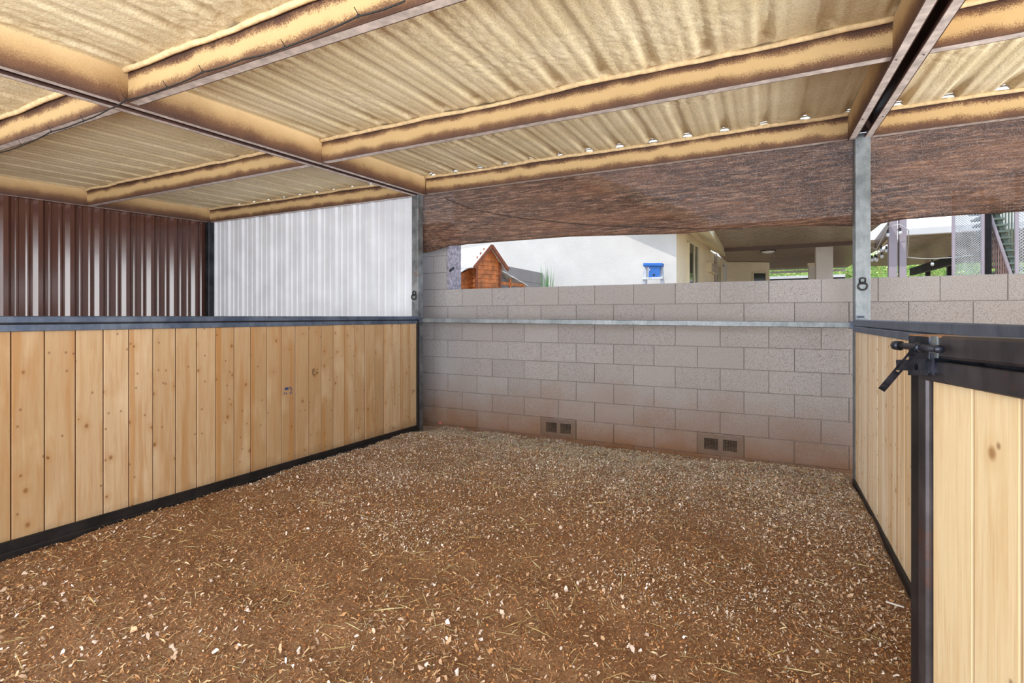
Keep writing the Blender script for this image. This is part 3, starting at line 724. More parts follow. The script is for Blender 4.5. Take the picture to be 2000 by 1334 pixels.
# ---- cable tied along the near purlin
cb = thing('power_cable', 'thin black cable tied along the nearest purlins', 'cable', (0.5, -2.97, 2.53))
wp = [(0, 850), (120, 812), (285, 735), (465, 675), (610, 608), (700, 560), (930, 490), (1130, 403), (1360, 330), (1590, 265), (2000, 90), (2260, 5)]
pts = []
W = [at(a / 2.857, b / 2.857, Y=-2.99) for a, b in wp]
W = [at(-60, 325, Y=-2.99)] + W
for p, q in zip(W, W[1:]):
    for k in range(5):
        r = p.lerp(q, k / 5.0); r.z -= 0.006 * math.sin(math.pi * k / 5); pts.append(r)
pts.append(W[-1]); MB().tube(pts, 0.0045, 6).build('wire', M['black'], cb, True)
for i in (2, 3, 4, 6, 7, 8, 10, 11):
    p = W[i]; m = MB().tube([p + Vector((0.008 * math.cos(a), 0, 0.008 * math.sin(a))) for a in [k * math.pi / 4 for k in range(8)]], 0.0025, 5, 0, True)
    m.tube([p + Vector((0, 0, 0.006)), p + Vector((-0.006, -0.008, 0.022)), p + Vector((-0.012, -0.012, 0.034))], 0.002, 5); m.build('cable_tie', M['black'], cb)

# ---- latch gate, swung into the stall along the right partition
GD = 1.20; GV = 1200.0; GX = 1815.0
g0 = CAM + ray(GX, HY) * GD; g0.z = 0
gd = ray(GV, HY); gd.z = 0; gd.normalize(); gu = -gd                    # gu: towards the hinge
gn = Vector((-gu.y, gu.x, 0)); gn = gn if gn.dot(CAM - g0) > 0 else -gn   # to the viewer's side
def gp(x, y, off=0.0):
    d = ray(x, y); q = g0 + gn * off; t = (q - CAM).dot(gn) / d.dot(gn); return CAM + d * t
def gs(x, y, off=0.0):
    p = gp(x, y, off); return (p - g0).dot(gu), p.z
gate = thing('stall_gate', 'swung-open stall gate with pale boards and heavy dark frame at right', 'gate', (g0.x, g0.y, 0))
G = lambda s, z, off=0.0: Vector((g0.x, g0.y, 0)) + gu * s + gn * off + Vector((0, 0, z))
s_dark = gs(1778, 800)[0]; s_mid = gs(1796, 800)[0]; LEN = 0.93
MB().bar(G((s_dark + s_mid) / 2, 0.12, -0.021), G((s_dark + s_mid) / 2, 1.20, -0.021), s_mid - s_dark, 0.042, gn, 0.003).build('strike_angle', M['black_steel'], gate)
MB().bar(G(s_mid / 2, 0.12, -0.018), G(s_mid / 2, 1.165, -0.018), -s_mid, 0.046, gn, 0.005).build('end_upright', M['gate_steel'], gate)
MB().bar(G(LEN, 0.12, -0.018), G(LEN, 1.235, -0.018), 0.045, 0.046, gn, 0.005).build('hinge_upright', M['gate_steel'], gate)
z1a, z1b = gs(1829, 656, 0.02)[1], gs(1829, 700, 0.02)[1]; z2a, z2b = gs(1829, 706, 0.012)[1], gs(1815, 744, 0.012)[1]
MB().bar(G(gs(1831, 680, 0.02)[0], (z1a + z1b) / 2, -0.02), G(LEN, (z1a + z1b) / 2 + 0.012, -0.02), 0.075, z1a - z1b, (0, 0, 1), 0.006).build('top_rail', M['gate_steel'], gate)
MB().bar(G(-0.003, (z2a + z2b) / 2, -0.008), G(LEN, (z2a + z2b) / 2 + 0.004, -0.008), 0.044, z2a - z2b, (0, 0, 1), 0.003).build('second_rail', M['gate_steel'], gate)
MB().bar(G(0, 0.14, -0.012), G(LEN, 0.14, -0.012), 0.04, 0.06, (0, 0, 1), 0.003).build('bottom_channel', M['black_steel'], gate)
ss = [0.0, gs(1893.8, 900)[0], gs(1986, 900)[0]]; ss += [ss[-1] + 0.13, ss[-1] + 0.26, ss[-1] + 0.39, LEN - 0.025]
for a, b in zip(ss, ss[1:]):
    if b > LEN or b - a < 0.02: b = LEN - 0.025
    if b - a < 0.02: continue
    o = plank('plank', M['plank_gate'], gate, G(a, 0, -0.006), gu, gn, b - a, 0.15, z2b + 0.02, 0.034, 0.006)
MB().bar(G(0.03, (z1b + z2a) / 2, -0.03), G(LEN - 0.03, (z1b + z2a) / 2, -0.03), 0.02, abs(z1b - z2a) + 0.03, (0, 0, 1)).build('filler_strip', M['latch'], gate)
# capped head of the upright with rusty weld
c0, c1 = gs(1772, 680, 0.02)[0], gs(1817, 680, 0.02)[0]; zc0, zc1 = gs(1800, 700, 0.02)[1], gs(1800, 657, 0.02)[1]
MB().bar(G((c0 + c1) / 2, zc0 - 0.03, -0.016), G((c0 + c1) / 2, zc1, -0.016), c1 - c0, 0.072, gn, 0.006).build('head_block', M['latch'], gate)
MB().bar(G(c0 + 0.004, zc1 + 0.001, -0.016), G(c1 + 0.03, zc1 + 0.001, -0.016), 0.07, 0.004).build('weld_cap', M['rust'], gate)
MB().bar(G(gs(1817, 680, .022)[0], (z1a + z1b) / 2, 0.0195), G(gs(1829, 680, .022)[0], (z1a + z1b) / 2, 0.0195), 0.004, (z1a - z1b) * 0.96, (0, 0, 1)).build('weld_patch', M['galv'], gate)
lt = bpy.data.objects.new('latch', None); link(lt, gate); lt.matrix_parent_inverse = parent_world(gate).inverted(); lt.location = gp(1790, 690, 0.03); lt['label'] = 'black lever latch with bolt and slotted handle'
OB = 0.046
MB().tube([gp(1757, 675, OB), gp(1834, 682, OB)], 0.0078, 14).build('bolt', M['latch'], lt, True)
MB().tube([gp(1832.5, 681.9, OB), gp(1836.5, 682.2, OB)], 0.0092, 14).build('bolt_end', M['latch'], lt, True)
for (a, b, r) in (((1749, 674.4), (1758, 675.2), 0.0115), ((1793, 678.2), (1800, 679), 0.0115)):
    MB().tube([gp(*a, OB), gp(*b, OB)], r, 16).build('collar', M['latch'], lt, True)
hook = MB().tube([gp(1783, 676, OB + .006), gp(1786, 683, OB + 0.014), gp(1781, 688, OB + 0.012), gp(1778, 684, OB + 0.006)], 0.0025, 6); hook.build('pivot_link', M['latch'], lt, True)
# slotted flat lever
A = gp(1786, 686, OB + 0.012); B = gp(1722, 761, OB + 0.028); d = (B - A); L = d.length; d.normalize()
vn = (CAM - (A + B) / 2).normalized(); sd_ = d.cross(vn).normalized(); nn = sd_.cross(d).normalized()
wid = 0.0155; lev = MB()
def slab(s0, s1, w0, w1):
    lev.add([A + d * s + sd_ * w_ + nn * t_ for t_ in (-0.0022, 0.0022) for (s, w_) in ((s0, w0), (s1, w0), (s1, w1), (s0, w1))],
            [(3, 2, 1, 0), (4, 5, 6, 7), (0, 1, 5, 4), (1, 2, 6, 5), (2, 3, 7, 6), (3, 0, 4, 7)])
h_ = wid / 2; k0, k1 = L * 0.12, L * 0.52
slab(0, k0, -h_, h_); slab(k0, k1, -h_, -0.0026); slab(k0, k1, 0.0026, h_); slab(k1, L, -h_, h_)
lev.build('lever', M['latch'], lt)
MB().bar(gp(1753, 713, 0.030), gp(1776, 713, 0.030), 0.006, 0.027, (0, 0, 1), 0.001).build('keeper_plate', M['latch'], lt)
# face plate with a round bolt hole
pm = MB(); q0, q1, q2, q3 = gp(1774, 730, 0.034), gp(1808, 730, 0.034), gp(1808, 704, 0.034), gp(1774, 704, 0.034)
cen = gp(1789, 716.5, 0.034); ex = (q1 - q0).normalized(); rr = 0.0082; N = 24; ringv = []; outv = []
for i in range(N):
    a = 2 * math.pi * i / N; dv = ex * math.cos(a) + Vector((0, 0, 1)) * math.sin(a)
    ringv.append(cen + dv * rr)
    wx1 = (q1 - cen).dot(ex); wx0 = (q0 - cen).dot(ex); wz1 = (q2 - cen).z; wz0 = (q0 - cen).z
    cs, sn = math.cos(a), math.sin(a)
    tt = min((wx1 / cs) if cs > 1e-6 else (wx0 / cs if cs < -1e-6 else 9), (wz1 / sn) if sn > 1e-6 else (wz0 / sn if sn < -1e-6 else 9))
    outv.append(cen + dv * tt)
back = gn * -0.006
vs = ringv + outv + [v + back for v in ringv] + [v + back for v in outv]
fs = []
for i in range(N):
    j = (i + 1) % N; fs += [(i, j, N + j, N + i), (2 * N + i, 3 * N + i, 3 * N + j, 2 * N + j), (i, 2 * N + i, 2 * N + j, j), (N + i, N + j, 3 * N + j, 3 * N + i)]
pm.add(vs, fs).build('face_plate', M['latch'], lt)
MB().bar(gp(1820, 690, 0.036), gp(1821, 733, 0.036), 0.004, 0.007, gn).build('side_fin', M['latch'], lt)
MB().bar(gp(1808, 704, 0.026), gp(1808, 730, 0.026), 0.004, 0.012, gn).build('plate_return', M['latch'], lt)
MB().bar(gp(1809, 717, 0.022), gp(1822, 717, 0.022), 0.02, 0.028, (0, 0, 1)).build('backing_block', M['latch'], lt)

# ================================================================= BEYOND THE WALL
SA, SB = Vector((2.16, 3.75, 0)), Vector((2.587, 9.37, 0)); sdir = (SB - SA).normalized(); snor = Vector((sdir.y, -sdir.x, 0))
def side(x, y, off=0.0):                    # point on the house side wall
    d = ray(x, y); q = SA + snor * off; t = (q - CAM).dot(snor) / d.dot(snor); return CAM + d * t
house = thing('house', 'cream stucco house with patio side seen over the block wall', 'house', (0, 6, 0))
GZ = -0.12
def poly_prism(mb, pts, z0, z1):
    n = len(pts); vs = [(p[0], p[1], z) for z in (z0, z1) for p in pts]
    mb.add(vs, [(i, (i + 1) % n, (i + 1) % n + n, i + n) for i in range(n)] + [tuple(range(n))[::-1], tuple(range(n, 2 * n))])
    return mb
m = MB(); poly_prism(m, [(-6, 3.75), (2.16, 3.75), (2.587, 9.37), (3.078, 9.61), (3.546, 9.98), (3.56, 12.0), (-6, 12.0)], GZ, 2.665)
GS = 0.494                                  # gable pitch
gt = lambda x: 2.80 + GS * (2.2 - x)
m.add([(-2.0, 3.75, 2.7), (2.16, 3.75, 2.7), (2.16, 3.75, gt(2.16) - 0.02), (-2.0, 3.75, gt(-2.0) - 0.02), (-2.0, 3.95, 2.7), (2.16, 3.95, 2.7), (2.16, 3.95, gt(2.16) - 0.02), (-2.0, 3.95, gt(-2.0) - 0.02)],
      [(0, 1, 2, 3), (7, 6, 5, 4), (0, 4, 5, 1), (1, 5, 6, 2), (2, 6, 7, 3), (3, 7, 4, 0)])
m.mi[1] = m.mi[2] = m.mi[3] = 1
m.build('stucco_walls', [M['stucco'], M['stucco_bright']], house)
r = MB(); ov = 3.36
r.prism([(0, 0), (0.46, -GS * 0.46), (0.46, -GS * 0.46 + 0.14), (0, 0.16), (-4.2, GS * 4.2 + 0.16), (-4.2, GS * 4.2)], (2.2, ov, gt(2.2)), (2.2, 7.2, gt(2.2)), (1, 0, 0), (0, 0, 1))
r.build('roof', M['trim_cream'], house)
def side_win(name, xa, xb, ytop, zbot, frame, glass, off=0.0, fw_=0.05):
    a, b = side(xa, ytop), side(xb, ytop); zt_ = side(xa, ytop).z
    f = MB(); A_ = Vector((a.x, a.y, 0)); B_ = Vector((b.x, b.y, 0)); d_ = (B_ - A_).normalized()
    for p in (A_, B_ - d_ * fw_): f.bar(p + d_ * fw_ / 2 + Vector((0, 0, zbot)), p + d_ * fw_ / 2 + Vector((0, 0, zt_)), fw_, 0.07, snor)
    for z in (zbot, zt_): f.bar(A_ + Vector((0, 0, z)), B_ + Vector((0, 0, z)), 0.07, fw_)
    mid = A_.lerp(B_, 0.58); f.bar(mid + Vector((0, 0, zbot)), mid + Vector((0, 0, zt_)), fw_, 0.06, snor)
    o = f.build(name, frame, house)
    p = A_ + snor * 0.012; q = B_ + snor * 0.012
    MB().add([(p.x, p.y, zbot), (q.x, q.y, zbot), (q.x, q.y, zt_), (p.x, p.y, zt_)], [(0, 1, 2, 3)]).build('pane', glass, o)
side_win('window', 1342, 1362, 470, 0.9, M['trim_cream'], M['glass'])
side_win('window', 1396, 1406, 513, 0.9, M['trim_cream'], M['glass'], fw_=0.08)
side_win('patio_door', 1411.5, 1417, 517, 0.0, M['white_paint'], M['white_paint'], fw_=0.1)
MB().bar((2.11, 3.8, 2.70), (2.35, 6.98, 2.70), 0.08, 0.14).build('frieze', M['stucco_bright'], house)
# eave fascia, louvred box, conduit
MB().bar(Vector((2.56, 4.2, 2.715)), Vector((2.62, 6.9, 2.70)), 0.03, 0.05).build('eave_fascia', M['white_paint'], house)
MB().bar(Vector((2.40, 4.2, 2.74)), Vector((2.48, 6.9, 2.725)), 0.34, 0.03).build('eave_soffit', M['stucco_bright'], house)
a, b = side(1379, 513), side(1392.5, 532); mid = (side(1379, 520) + side(1392.5, 520)) / 2
lb = MB(); A_ = Vector((a.x, a.y, 0)); B_ = Vector((side(1392.5, 520).x, side(1392.5, 520).y, 0)); zT, zB = a.z, side(1379, 531).z
lb.bar(A_.lerp(B_, .5) + snor * .05 + Vector((0, 0, zB)), A_.lerp(B_, .5) + snor * .05 + Vector((0, 0, zT)), (B_ - A_).length, 0.1, snor)
lbx = lb.build('louvred_box', M['trim_cream'], house)
lv = MB(); L_ = (B_ - A_).length; dd = (B_ - A_).normalized()
for i in range(2):
    for j in range(6):
        z = zB + (zT - zB) * (0.12 + 0.46 * i + 0.06 * j); lv.bar(A_ + dd * L_ * 0.12 + snor * 0.105 + Vector((0, 0, z)), A_ + dd * L_ * 0.88 + snor * 0.105 + Vector((0, 0, z)), 0.012, 0.012)
tag(lv.build('louvres', M['louvre'], lbx), kind='stuff')
p = side(1395.5, 548); MB().tube([(p.x + .03, p.y, 0.4), (p.x + .03, p.y, 2.66)], 0.028, 8).build('conduit', M['louvre'], house)
# window in the far bay
P3, P4 = Vector((3.078, 9.61, 0)), Vector((3.546, 9.98, 0)); bd = (P4 - P3).normalized(); bn = Vector((bd.y, -bd.x, 0))
f = MB(); s0_, s1_ = 0.10, 0.48; zt_, zb2 = 2.40, 1.3
for s in (s0_, s1_): f.bar(P3 + bd * s + Vector((0, 0, zb2)), P3 + bd * s + Vector((0, 0, zt_)), 0.035, 0.05, bn)
f.bar(P3 + bd * s0_ + Vector((0, 0, zt_)), P3 + bd * s1_ + Vector((0, 0, zt_)), 0.05, 0.035)
wf = f.build('window', M['trim_cream'], house)
MB().add([P3 + bd * s0_ + bn * .008 + Vector((0, 0, zb2)), P3 + bd * s1_ + bn * .008 + Vector((0, 0, zb2)), P3 + bd * s1_ + bn * .008 + Vector((0, 0, zt_)), P3 + bd * s0_ + bn * .008 + Vector((0, 0, zt_))], [(0, 1, 2, 3)]).build('pane', M['glass'], wf)

# patio cover along the house
pcv = thing('patio_cover', 'bronze ribbed patio roof with brown beam beside the house', 'patio roof', (4, 7, 0))
def ribbed(name, x0, x1, y0, y1, z, pitch, mat, parent, zs=0.0):
    pr = []; y = y0
    while y < y1: pr += [(y, 0), (y + pitch * 0.62, 0), (y + pitch * 0.66, 0.035), (y + pitch * 0.94, 0.035)]; y += pitch
    pr += [(y1, 0), (y1, 0.06), (y0, 0.06)]
    vs = [(x, yy, z + v + zs * (yy - y0)) for x in (x0, x1) for yy, v in pr]; n = len(pr)
    return MB().add(vs, [(i, (i + 1) % n, (i + 1) % n + n, i + n) for i in range(n)] + [tuple(range(n))[::-1], tuple(range(n, 2 * n))]).build(name, mat, parent)
ribbed('ceiling_panel', 2.63, 5.04, 4.35, 6.95, 2.72, 0.15, M['soffit'], pcv)
MB().bar((2.60, 7.0, 2.69), (5.2, 7.0, 2.69), 0.09, 0.085).build('beam', M['beam_brown'], pcv)
MB().bar((5.18, 4.9, 2.70), (5.34, 7.2, 2.66), 0.05, 0.20).build('side_beam', M['beam_brown'], pcv)
MB().bar((5.215, 4.9, 2.60), (5.375, 7.2, 2.56), 0.03, 0.03).build('edge_trim', M['trim_cream'], pcv)
ribbed('rear_ceiling_panel', 2.5, 5.55, 7.06, 12.6, 2.675, 0.15, M['soffit'], pcv, 0.0)
MB().bar((3.6, 12.5, 2.60), (5.5, 12.5, 2.60), 0.08, 0.06).build('far_fascia', M['white_paint'], pcv)
for x in (): MB().bar((x, 4.98, GZ), (x, 4.98, 2.72), 0.08, 0.08, (0, 1, 0), .006).build('support_post', M['mauve'], pcv) if x > 3 and False else None
clm = thing('patio_column', 'thick cream stucco column under the patio beam', 'column', (4.47, 7.12, 0))
MB().bar((4.475, 7.16, GZ), (4.475, 7.16, 2.66), 0.29, 0.24, (0, 1, 0), .008).build('shaft', M['stucco'], clm)
MB().bar((4.475, 7.16, GZ), (4.475, 7.16, 0.1), 0.33, 0.28, (0, 1, 0), .008).build('base', M['stucco'], clm)
cl = thing('patio_light', 'white domed ceiling light under the rear patio roof', 'light', (3.49, 7.4, 2.6))
MB().sphere((3.49, 7.4, 2.665), 0.135, 16, 10, (1, 1, 0.42)).build('dome', M['bulb'], cl, True)
MB().tube([(3.49, 7.4, 2.655), (3.49, 7.4, 2.674)], 0.15, 16).build('rim', M['black'], cl)
sw = thing('partition_wall', 'pale low wall standing left of the patio column', 'wall', (4.4, 8.6, 0))
MB().box((4.32, 8.6, GZ), (4.75, 8.8, 2.42)).build('panel', M['stucco'], sw); MB().box((4.30, 8.58, 2.42), (4.77, 8.82, 2.48)).build('cap', M['stucco_bright'], sw)
fr = thing('patio_screen', 'dark screen behind the rear patio, below a white fascia', 'screen', (4.6, 13.5, 0))
MB().box((3.5, 13.4, GZ), (5.6, 13.5, 2.46)).build('screen', M['black_steel'], fr); MB().box((3.5, 13.36, 2.46), (5.6, 13.52, 2.54)).build('cap_rail', M['white_paint'], fr)

# garden fence block wall in shade, running back to the house
fw2 = thing('garden_wall', 'grey block garden wall in shade behind the coop roof', 'wall', (-0.14, 2.8, 0))
for r_ in range(11):
    y = 2.05 + (0.2 if r_ % 2 else 0.0)
    if r_ % 2: cham_block('block', -0.34, -0.14, GZ + r_ * 0.198, GZ + r_ * 0.198 + 0.194, 2.05, 2.245, M['block'], fw2)
    while y < 3.72:
        cham_block('block', -0.34, -0.14, GZ + r_ * 0.198, GZ + r_ * 0.198 + 0.194, y, min(y + 0.395, 3.74), M['block'], fw2); y += 0.4

# chicken coop
cpp = at(930, 500, Y=1.55); CR = Vector((AX.x, -AX.y * -1, 0)); CR = Vector((0.8964, 0.4433, 0)); CF = Vector((-0.4433, 0.8964, 0)); CU = (CR * 0.76 + CF * 0.65).normalized(); CV = Vector((-CU.y, CU.x, 0))
coop = thing('chicken_coop', 'orange stained wooden chicken coop with pale roof boards', 'chicken coop', (cpp.x, cpp.y, GZ))
C_ = lambda u, v, z: Vector((cpp.x, cpp.y, 0)) + CU * u + CV * v + Vector((0, 0, z))
def cladding(mb, P0, P1, z0, z1, nrm, step=0.062, ztop=None):
    z = z0
    while z < z1 - 0.005:
        zz = min(z + step, z1); mb.prism([(0, 0), (0.012, 0), (0.004, zz - z), (0, zz - z)], P0 + Vector((0, 0, z)), P1 + Vector((0, 0, z)), nrm, (0, 0, 1)); z += step
TW = 0.42; ZE = 2.06; ZP = 2.285; TD = 0.85
w_ = MB(); vs = [C_(0, 0, 0.0), C_(TW, 0, 0.0), C_(TW, 0, ZE), C_(TW / 2, 0, ZP - 0.03), C_(0, 0, ZE)]; vs2 = [p + CV * TD for p in vs]
w_.add(vs + vs2, [(0, 1, 2, 3, 4), (9, 8, 7, 6, 5), (0, 5, 6, 1), (1, 6, 7, 2), (2, 7, 8, 3), (3, 8, 9, 4), (4, 9, 5, 0)])
w_.build('tower', M['coop'], coop)
k = MB(); z = 1.2
while z < ZP - 0.06:
    ins = 0 if z < ZE else (z - ZE) / (ZP - ZE) * TW / 2
    k.prism([(0, 0), (0.013, 0), (0.003, 0.058), (0, 0.058)], C_(ins, 0, z), C_(TW - ins, 0, z), -CV, (0, 0, 1)); z += 0.062
z = 1.2
while z < ZE - 0.05:
    k.prism([(0, 0), (0.013, 0), (0.003, 0.058), (0, 0.058)], C_(0, 0, z), C_(0, TD, z), -CU, (0, 0, 1)); z += 0.062
tag(k.build('cladding', M['coop'], coop), kind='stuff')
for u in (0.0, TW): MB().bar(C_(u, -0.004, GZ), C_(u, -0.004, ZE), 0.035, 0.035, CV).build('corner_post', M['coop_dark'], coop)
for s in (-1, 1):                          # two roof slopes made of pale boards
    e = TW / 2 + 0.10; sl = (ZP - ZE) / (TW / 2)
    for i in range(4):
        u0, u1 = e * i / 4, e * (i + 1) / 4
        a0 = C_(TW / 2 + s * u0, -0.09, ZP - sl * u0 + 0.012); a1 = C_(TW / 2 + s * u1, -0.09, ZP - sl * u1)
        MB().add([a0, a1, a1 + CV * (TD + .15), a0 + CV * (TD + .15)] + [p + Vector((0, 0, 0.014)) for p in (a0, a1, a1 + CV * (TD + .15), a0 + CV * (TD + .15))],
                 [(3, 2, 1, 0), (4, 5, 6, 7), (0, 1, 5, 4), (1, 2, 6, 5), (2, 3, 7, 6), (3, 0, 4, 7)]).build('roof_board', M['coop_roof'], coop)
    b0, b1 = C_(TW / 2, -0.092, ZP + 0.0), C_(TW / 2 + s * e, -0.092, ZP - sl * e)
    MB().bar(b0, b1, 0.02, 0.045, (0, 0, 1)).build('barge_board', M['coop_dark'], coop)
# nest box on the left
def lean(u0, u1, v0, v1, za, zb_, wallname, sgn):
    n = 4
    for i in range(n):
        a, b = i / n, (i + 1) / n
        ua, ub = u0 + (u1 - u0) * a, u0 + (u1 - u0) * b; z_a, z_b = za + (zb_ - za) * a, za + (zb_ - za) * b
        q = [C_(ua, v0, z_a + .01), C_(ub, v0, z_b), C_(ub, v1, z_b), C_(ua, v1, z_a + .01)]
        MB().add(q + [p + Vector((0, 0, .014)) for p in q], [(3, 2, 1, 0), (4, 5, 6, 7), (0, 1, 5, 4), (1, 2, 6, 5), (2, 3, 7, 6), (3, 0, 4, 7)]).build('roof_board', M['coop_roof'], coop)
lean(0.0, -0.42, 0.10, 0.8, 1.98, 1.78, 'nest', -1)
nb = MB(); q = [C_(-0.36, 0.16, 0.6), C_(0, 0.16, 0.6), C_(0, 0.16, 1.95), C_(-0.36, 0.16, 1.79)]; nb.add(q + [p + CV * 0.55 for p in q], [(0, 1, 2, 3), (7, 6, 5, 4), (0, 4, 5, 1), (1, 5, 6, 2), (2, 6, 7, 3), (3, 7, 4, 0)])
k2 = nb.build('nest_box', M['coop'], coop)
k = MB(); z = 1.3
while z < 1.78: k.prism([(0, 0), (0.012, 0), (0.003, 0.058), (0, 0.058)], C_(-0.36, 0.16, z), C_(0, 0.16, z), -CV, (0, 0, 1)); z += 0.062
tag(k.build('cladding', M['coop'], k2), kind='stuff')
# wire run on the right
lean(TW, TW + 0.62, 0.05, 0.75, 1.98, 1.74, 'run', 1)
for u, zt_ in ((TW + 0.06, 1.92), (TW + 0.27, 1.85), (TW + 0.50, 1.76)): MB().bar(C_(u, 0.08, GZ), C_(u, 0.08, zt_), 0.03, 0.03, CV).build('run_post', M['coop'], coop)
MB().bar(C_(TW, 0.08, 1.775), C_(TW + 0.56, 0.08, 1.755), 0.03, 0.045).build('run_rail', M['coop'], coop)
MB().bar(C_(TW, 0.70, 1.0), C_(TW + 0.55, 0.70, 1.0), 0.02, 1.40).build('run_back', M['coop_dark'], coop)
g = MB()
for i in range(28): g.bar(C_(TW + 0.02 * i, 0.085, 1.2), C_(TW + 0.02 * i, 0.085, 1.76), 0.0014, 0.0014, CV)
for i in range(24): g.bar(C_(TW, 0.085, 1.3 + 0.02 * i), C_(TW + 0.55, 0.085, 1.3 + 0.02 * i), 0.0014, 0.0014)
tag(g.build('run_mesh', M['alu'], coop), kind='stuff')

# weathered board on the stepped wall end
wpst = thing('timber_board', 'weathered lavender-grey board on the stepped end of the block wall', 'board', (0.1, 0.5, 1.60))
MB().bar((0.094, 0.490, 1.60), (0.094, 0.490, 2.33), 0.028, 0.27, (0, 1, 0), 0.003).build('plank', M['grey_wood'], wpst)
q = at(881, 526, X=0.11); m = MB(); m.bar(q + Vector((0, -0.035, -0.022)), q + Vector((0, 0.045, 0.02)), 0.03, 0.028, (0, 0, 1), 0.004); m.build('bracket', M['black'], wpst)

# step ladder
ld = thing('step_ladder', 'blue topped step ladder standing before the sunlit stucco wall', 'ladder', (1.89, 3.3, GZ))
for i, xx in enumerate((1262, 1292)):
    p = at(xx, 524, Y=3.30); q = Vector((p.x + (-0.16 if i == 0 else 0.16), 3.30 - 0.35, GZ)); MB().bar(q, p + Vector((0, 0, 0.05)), 0.05, 0.025, (0, 1, 0), 0.004).build('front_rail', M['alu'], ld)
    q2 = Vector((p.x + (-0.12 if i == 0 else 0.12), 3.30 + 0.38, GZ)); MB().bar(q2, p + Vector((0, 0.04, 0.04)), 0.03, 0.025, (0, 1, 0), 0.004).build('rear_rail', M['alu'], ld)
a, b = at(1258.5, 518, Y=3.27), at(1295, 518, Y=3.27)
MB().bar(a, b, 0.17, 0.05, (0, 0, 1), 0.012).build('top_cap', M['blue'], ld)
a, b = at(1267, 531, Y=3.22), at(1289, 531, Y=3.22); bp = MB().bar(a, b, 0.02, 0.17, (0, 0, 1), 0.006).build('tray', M['blue'], ld)
MB().tube([at(1277, 537, Y=3.20), at(1277, 537, Y=3.212)], 0.016, 12).build('tray_hole', M['black'], bp)
MB().tube([at(1269, 529, Y=3.20), at(1268.5, 526, Y=3.203), at(1270.5, 525, Y=3.20)], 0.006, 6).build('label_mark', M['white_paint'], bp)
for k in range(5):
    z = 1.86 - 0.30 * k; t_ = (2.05 - z) / 2.1; MB().bar((1.75 - 0.16 * t_, 3.30 - 0.35 * t_ - 0.02, z), (2.03 + 0.16 * t_, 3.30 - 0.35 * t_ - 0.02, z), 0.09, 0.03).build('tread', M['alu'], ld)

# tuft of ornamental grass
gtf = thing('grass_tuft', 'tall green grass tuft rising above the wall beside the coop', 'plant', at(1068, 560, Y=2.6) * 1.0)
gtf.location.z = GZ
m = MB(); c0_ = at(1068, 560, Y=2.6)
for i in range(46):
    bx, by = c0_.x + random.gauss(0, 0.03), 2.6 + random.gauss(0, 0.03); tx = bx + random.gauss(0.0, 0.075); hgt = random.uniform(1.85, 2.17)
    ty = by + random.gauss(0, .05); ww = 0.006
    m.add([(bx - ww, by, GZ), (bx + ww, by, GZ), ((bx + tx) / 2 + ww, (by + ty) / 2, hgt * .7), ((bx + tx) / 2 - ww, (by + ty) / 2, hgt * .7), (tx, ty, hgt)], [(0, 1, 2, 3), (3, 2, 4)])
tag(m.build('blades', M['blade'], gtf), kind='stuff')

# right: pergola posts, ramada roof, string lights, mesh screens, stair
def post_(xa, xb, Y, label, z1, mat, dep=None):
    a, b = at(xa, 500, Y=Y), at(xb, 500, Y=Y); w0 = b.x - a.x
    t = thing('patio_post', label, 'post', ((a.x + b.x) / 2, Y, GZ), 'mauve painted patio posts')
    MB().bar(((a.x + b.x) / 2, Y + (dep or w0) / 2, GZ), ((a.x + b.x) / 2, Y + (dep or w0) / 2, z1), w0, dep or w0, (0, 1, 0), 0.005).build('shaft', mat, t)
    MB().bar(((a.x + b.x) / 2, Y + (dep or w0) / 2, z1 - 0.01), ((a.x + b.x) / 2, Y + (dep or w0) / 2, z1 + 0.01), w0 + 0.03, (dep or w0) + 0.03, (0, 1, 0)).build('cap_plate', mat, t)
post_(1736, 1753, 4.7, 'left one of two mauve patio posts beyond the wall, right of galvanised post', 2.85, M['mauve'], 0.10)
post_(1757, 1771, 4.7, 'mauve patio post touching the left end of the white ramada beam', 2.85, M['mauve'], 0.10)
ram = thing('ramada', 'open ramada with long pale beam and bronze ribbed roof', 'shelter', (7, 8, 0))
MB().bar(at(1771, 453.5, Y=6.0), at(2040, 437, Y=6.0), 0.09, 0.115, (0, 0, 1), 0.006).build('front_beam', M['white_paint'], ram)
ribbed('roof_panel', 5.66, 9.0, 6.06, 11.0, 2.70, 0.15, M['soffit'], ram, -0.03)
MB().bar(at(1781, 531, Y=9.5), at(1862, 508, Y=7.2), 0.08, 0.16, (0, 0, 1), 0.004).build('side_beam', M['black_steel'], ram)
for x_ in (1812, 1854): 
    p = at(x_, 530, Y=10.8); MB().bar((p.x, 10.8, GZ), (p.x, 10.8, 2.57), 0.09, 0.09, (0, 1, 0), 0.005).build('rear_post', M['black_steel'], ram)
p = at(2030, 500, Y=6.0); MB().bar((p.x, 6.0, GZ), (p.x, 6.0, 2.75), 0.1, 0.1, (0, 1, 0), .005).build('front_post', M['mauve'], ram)

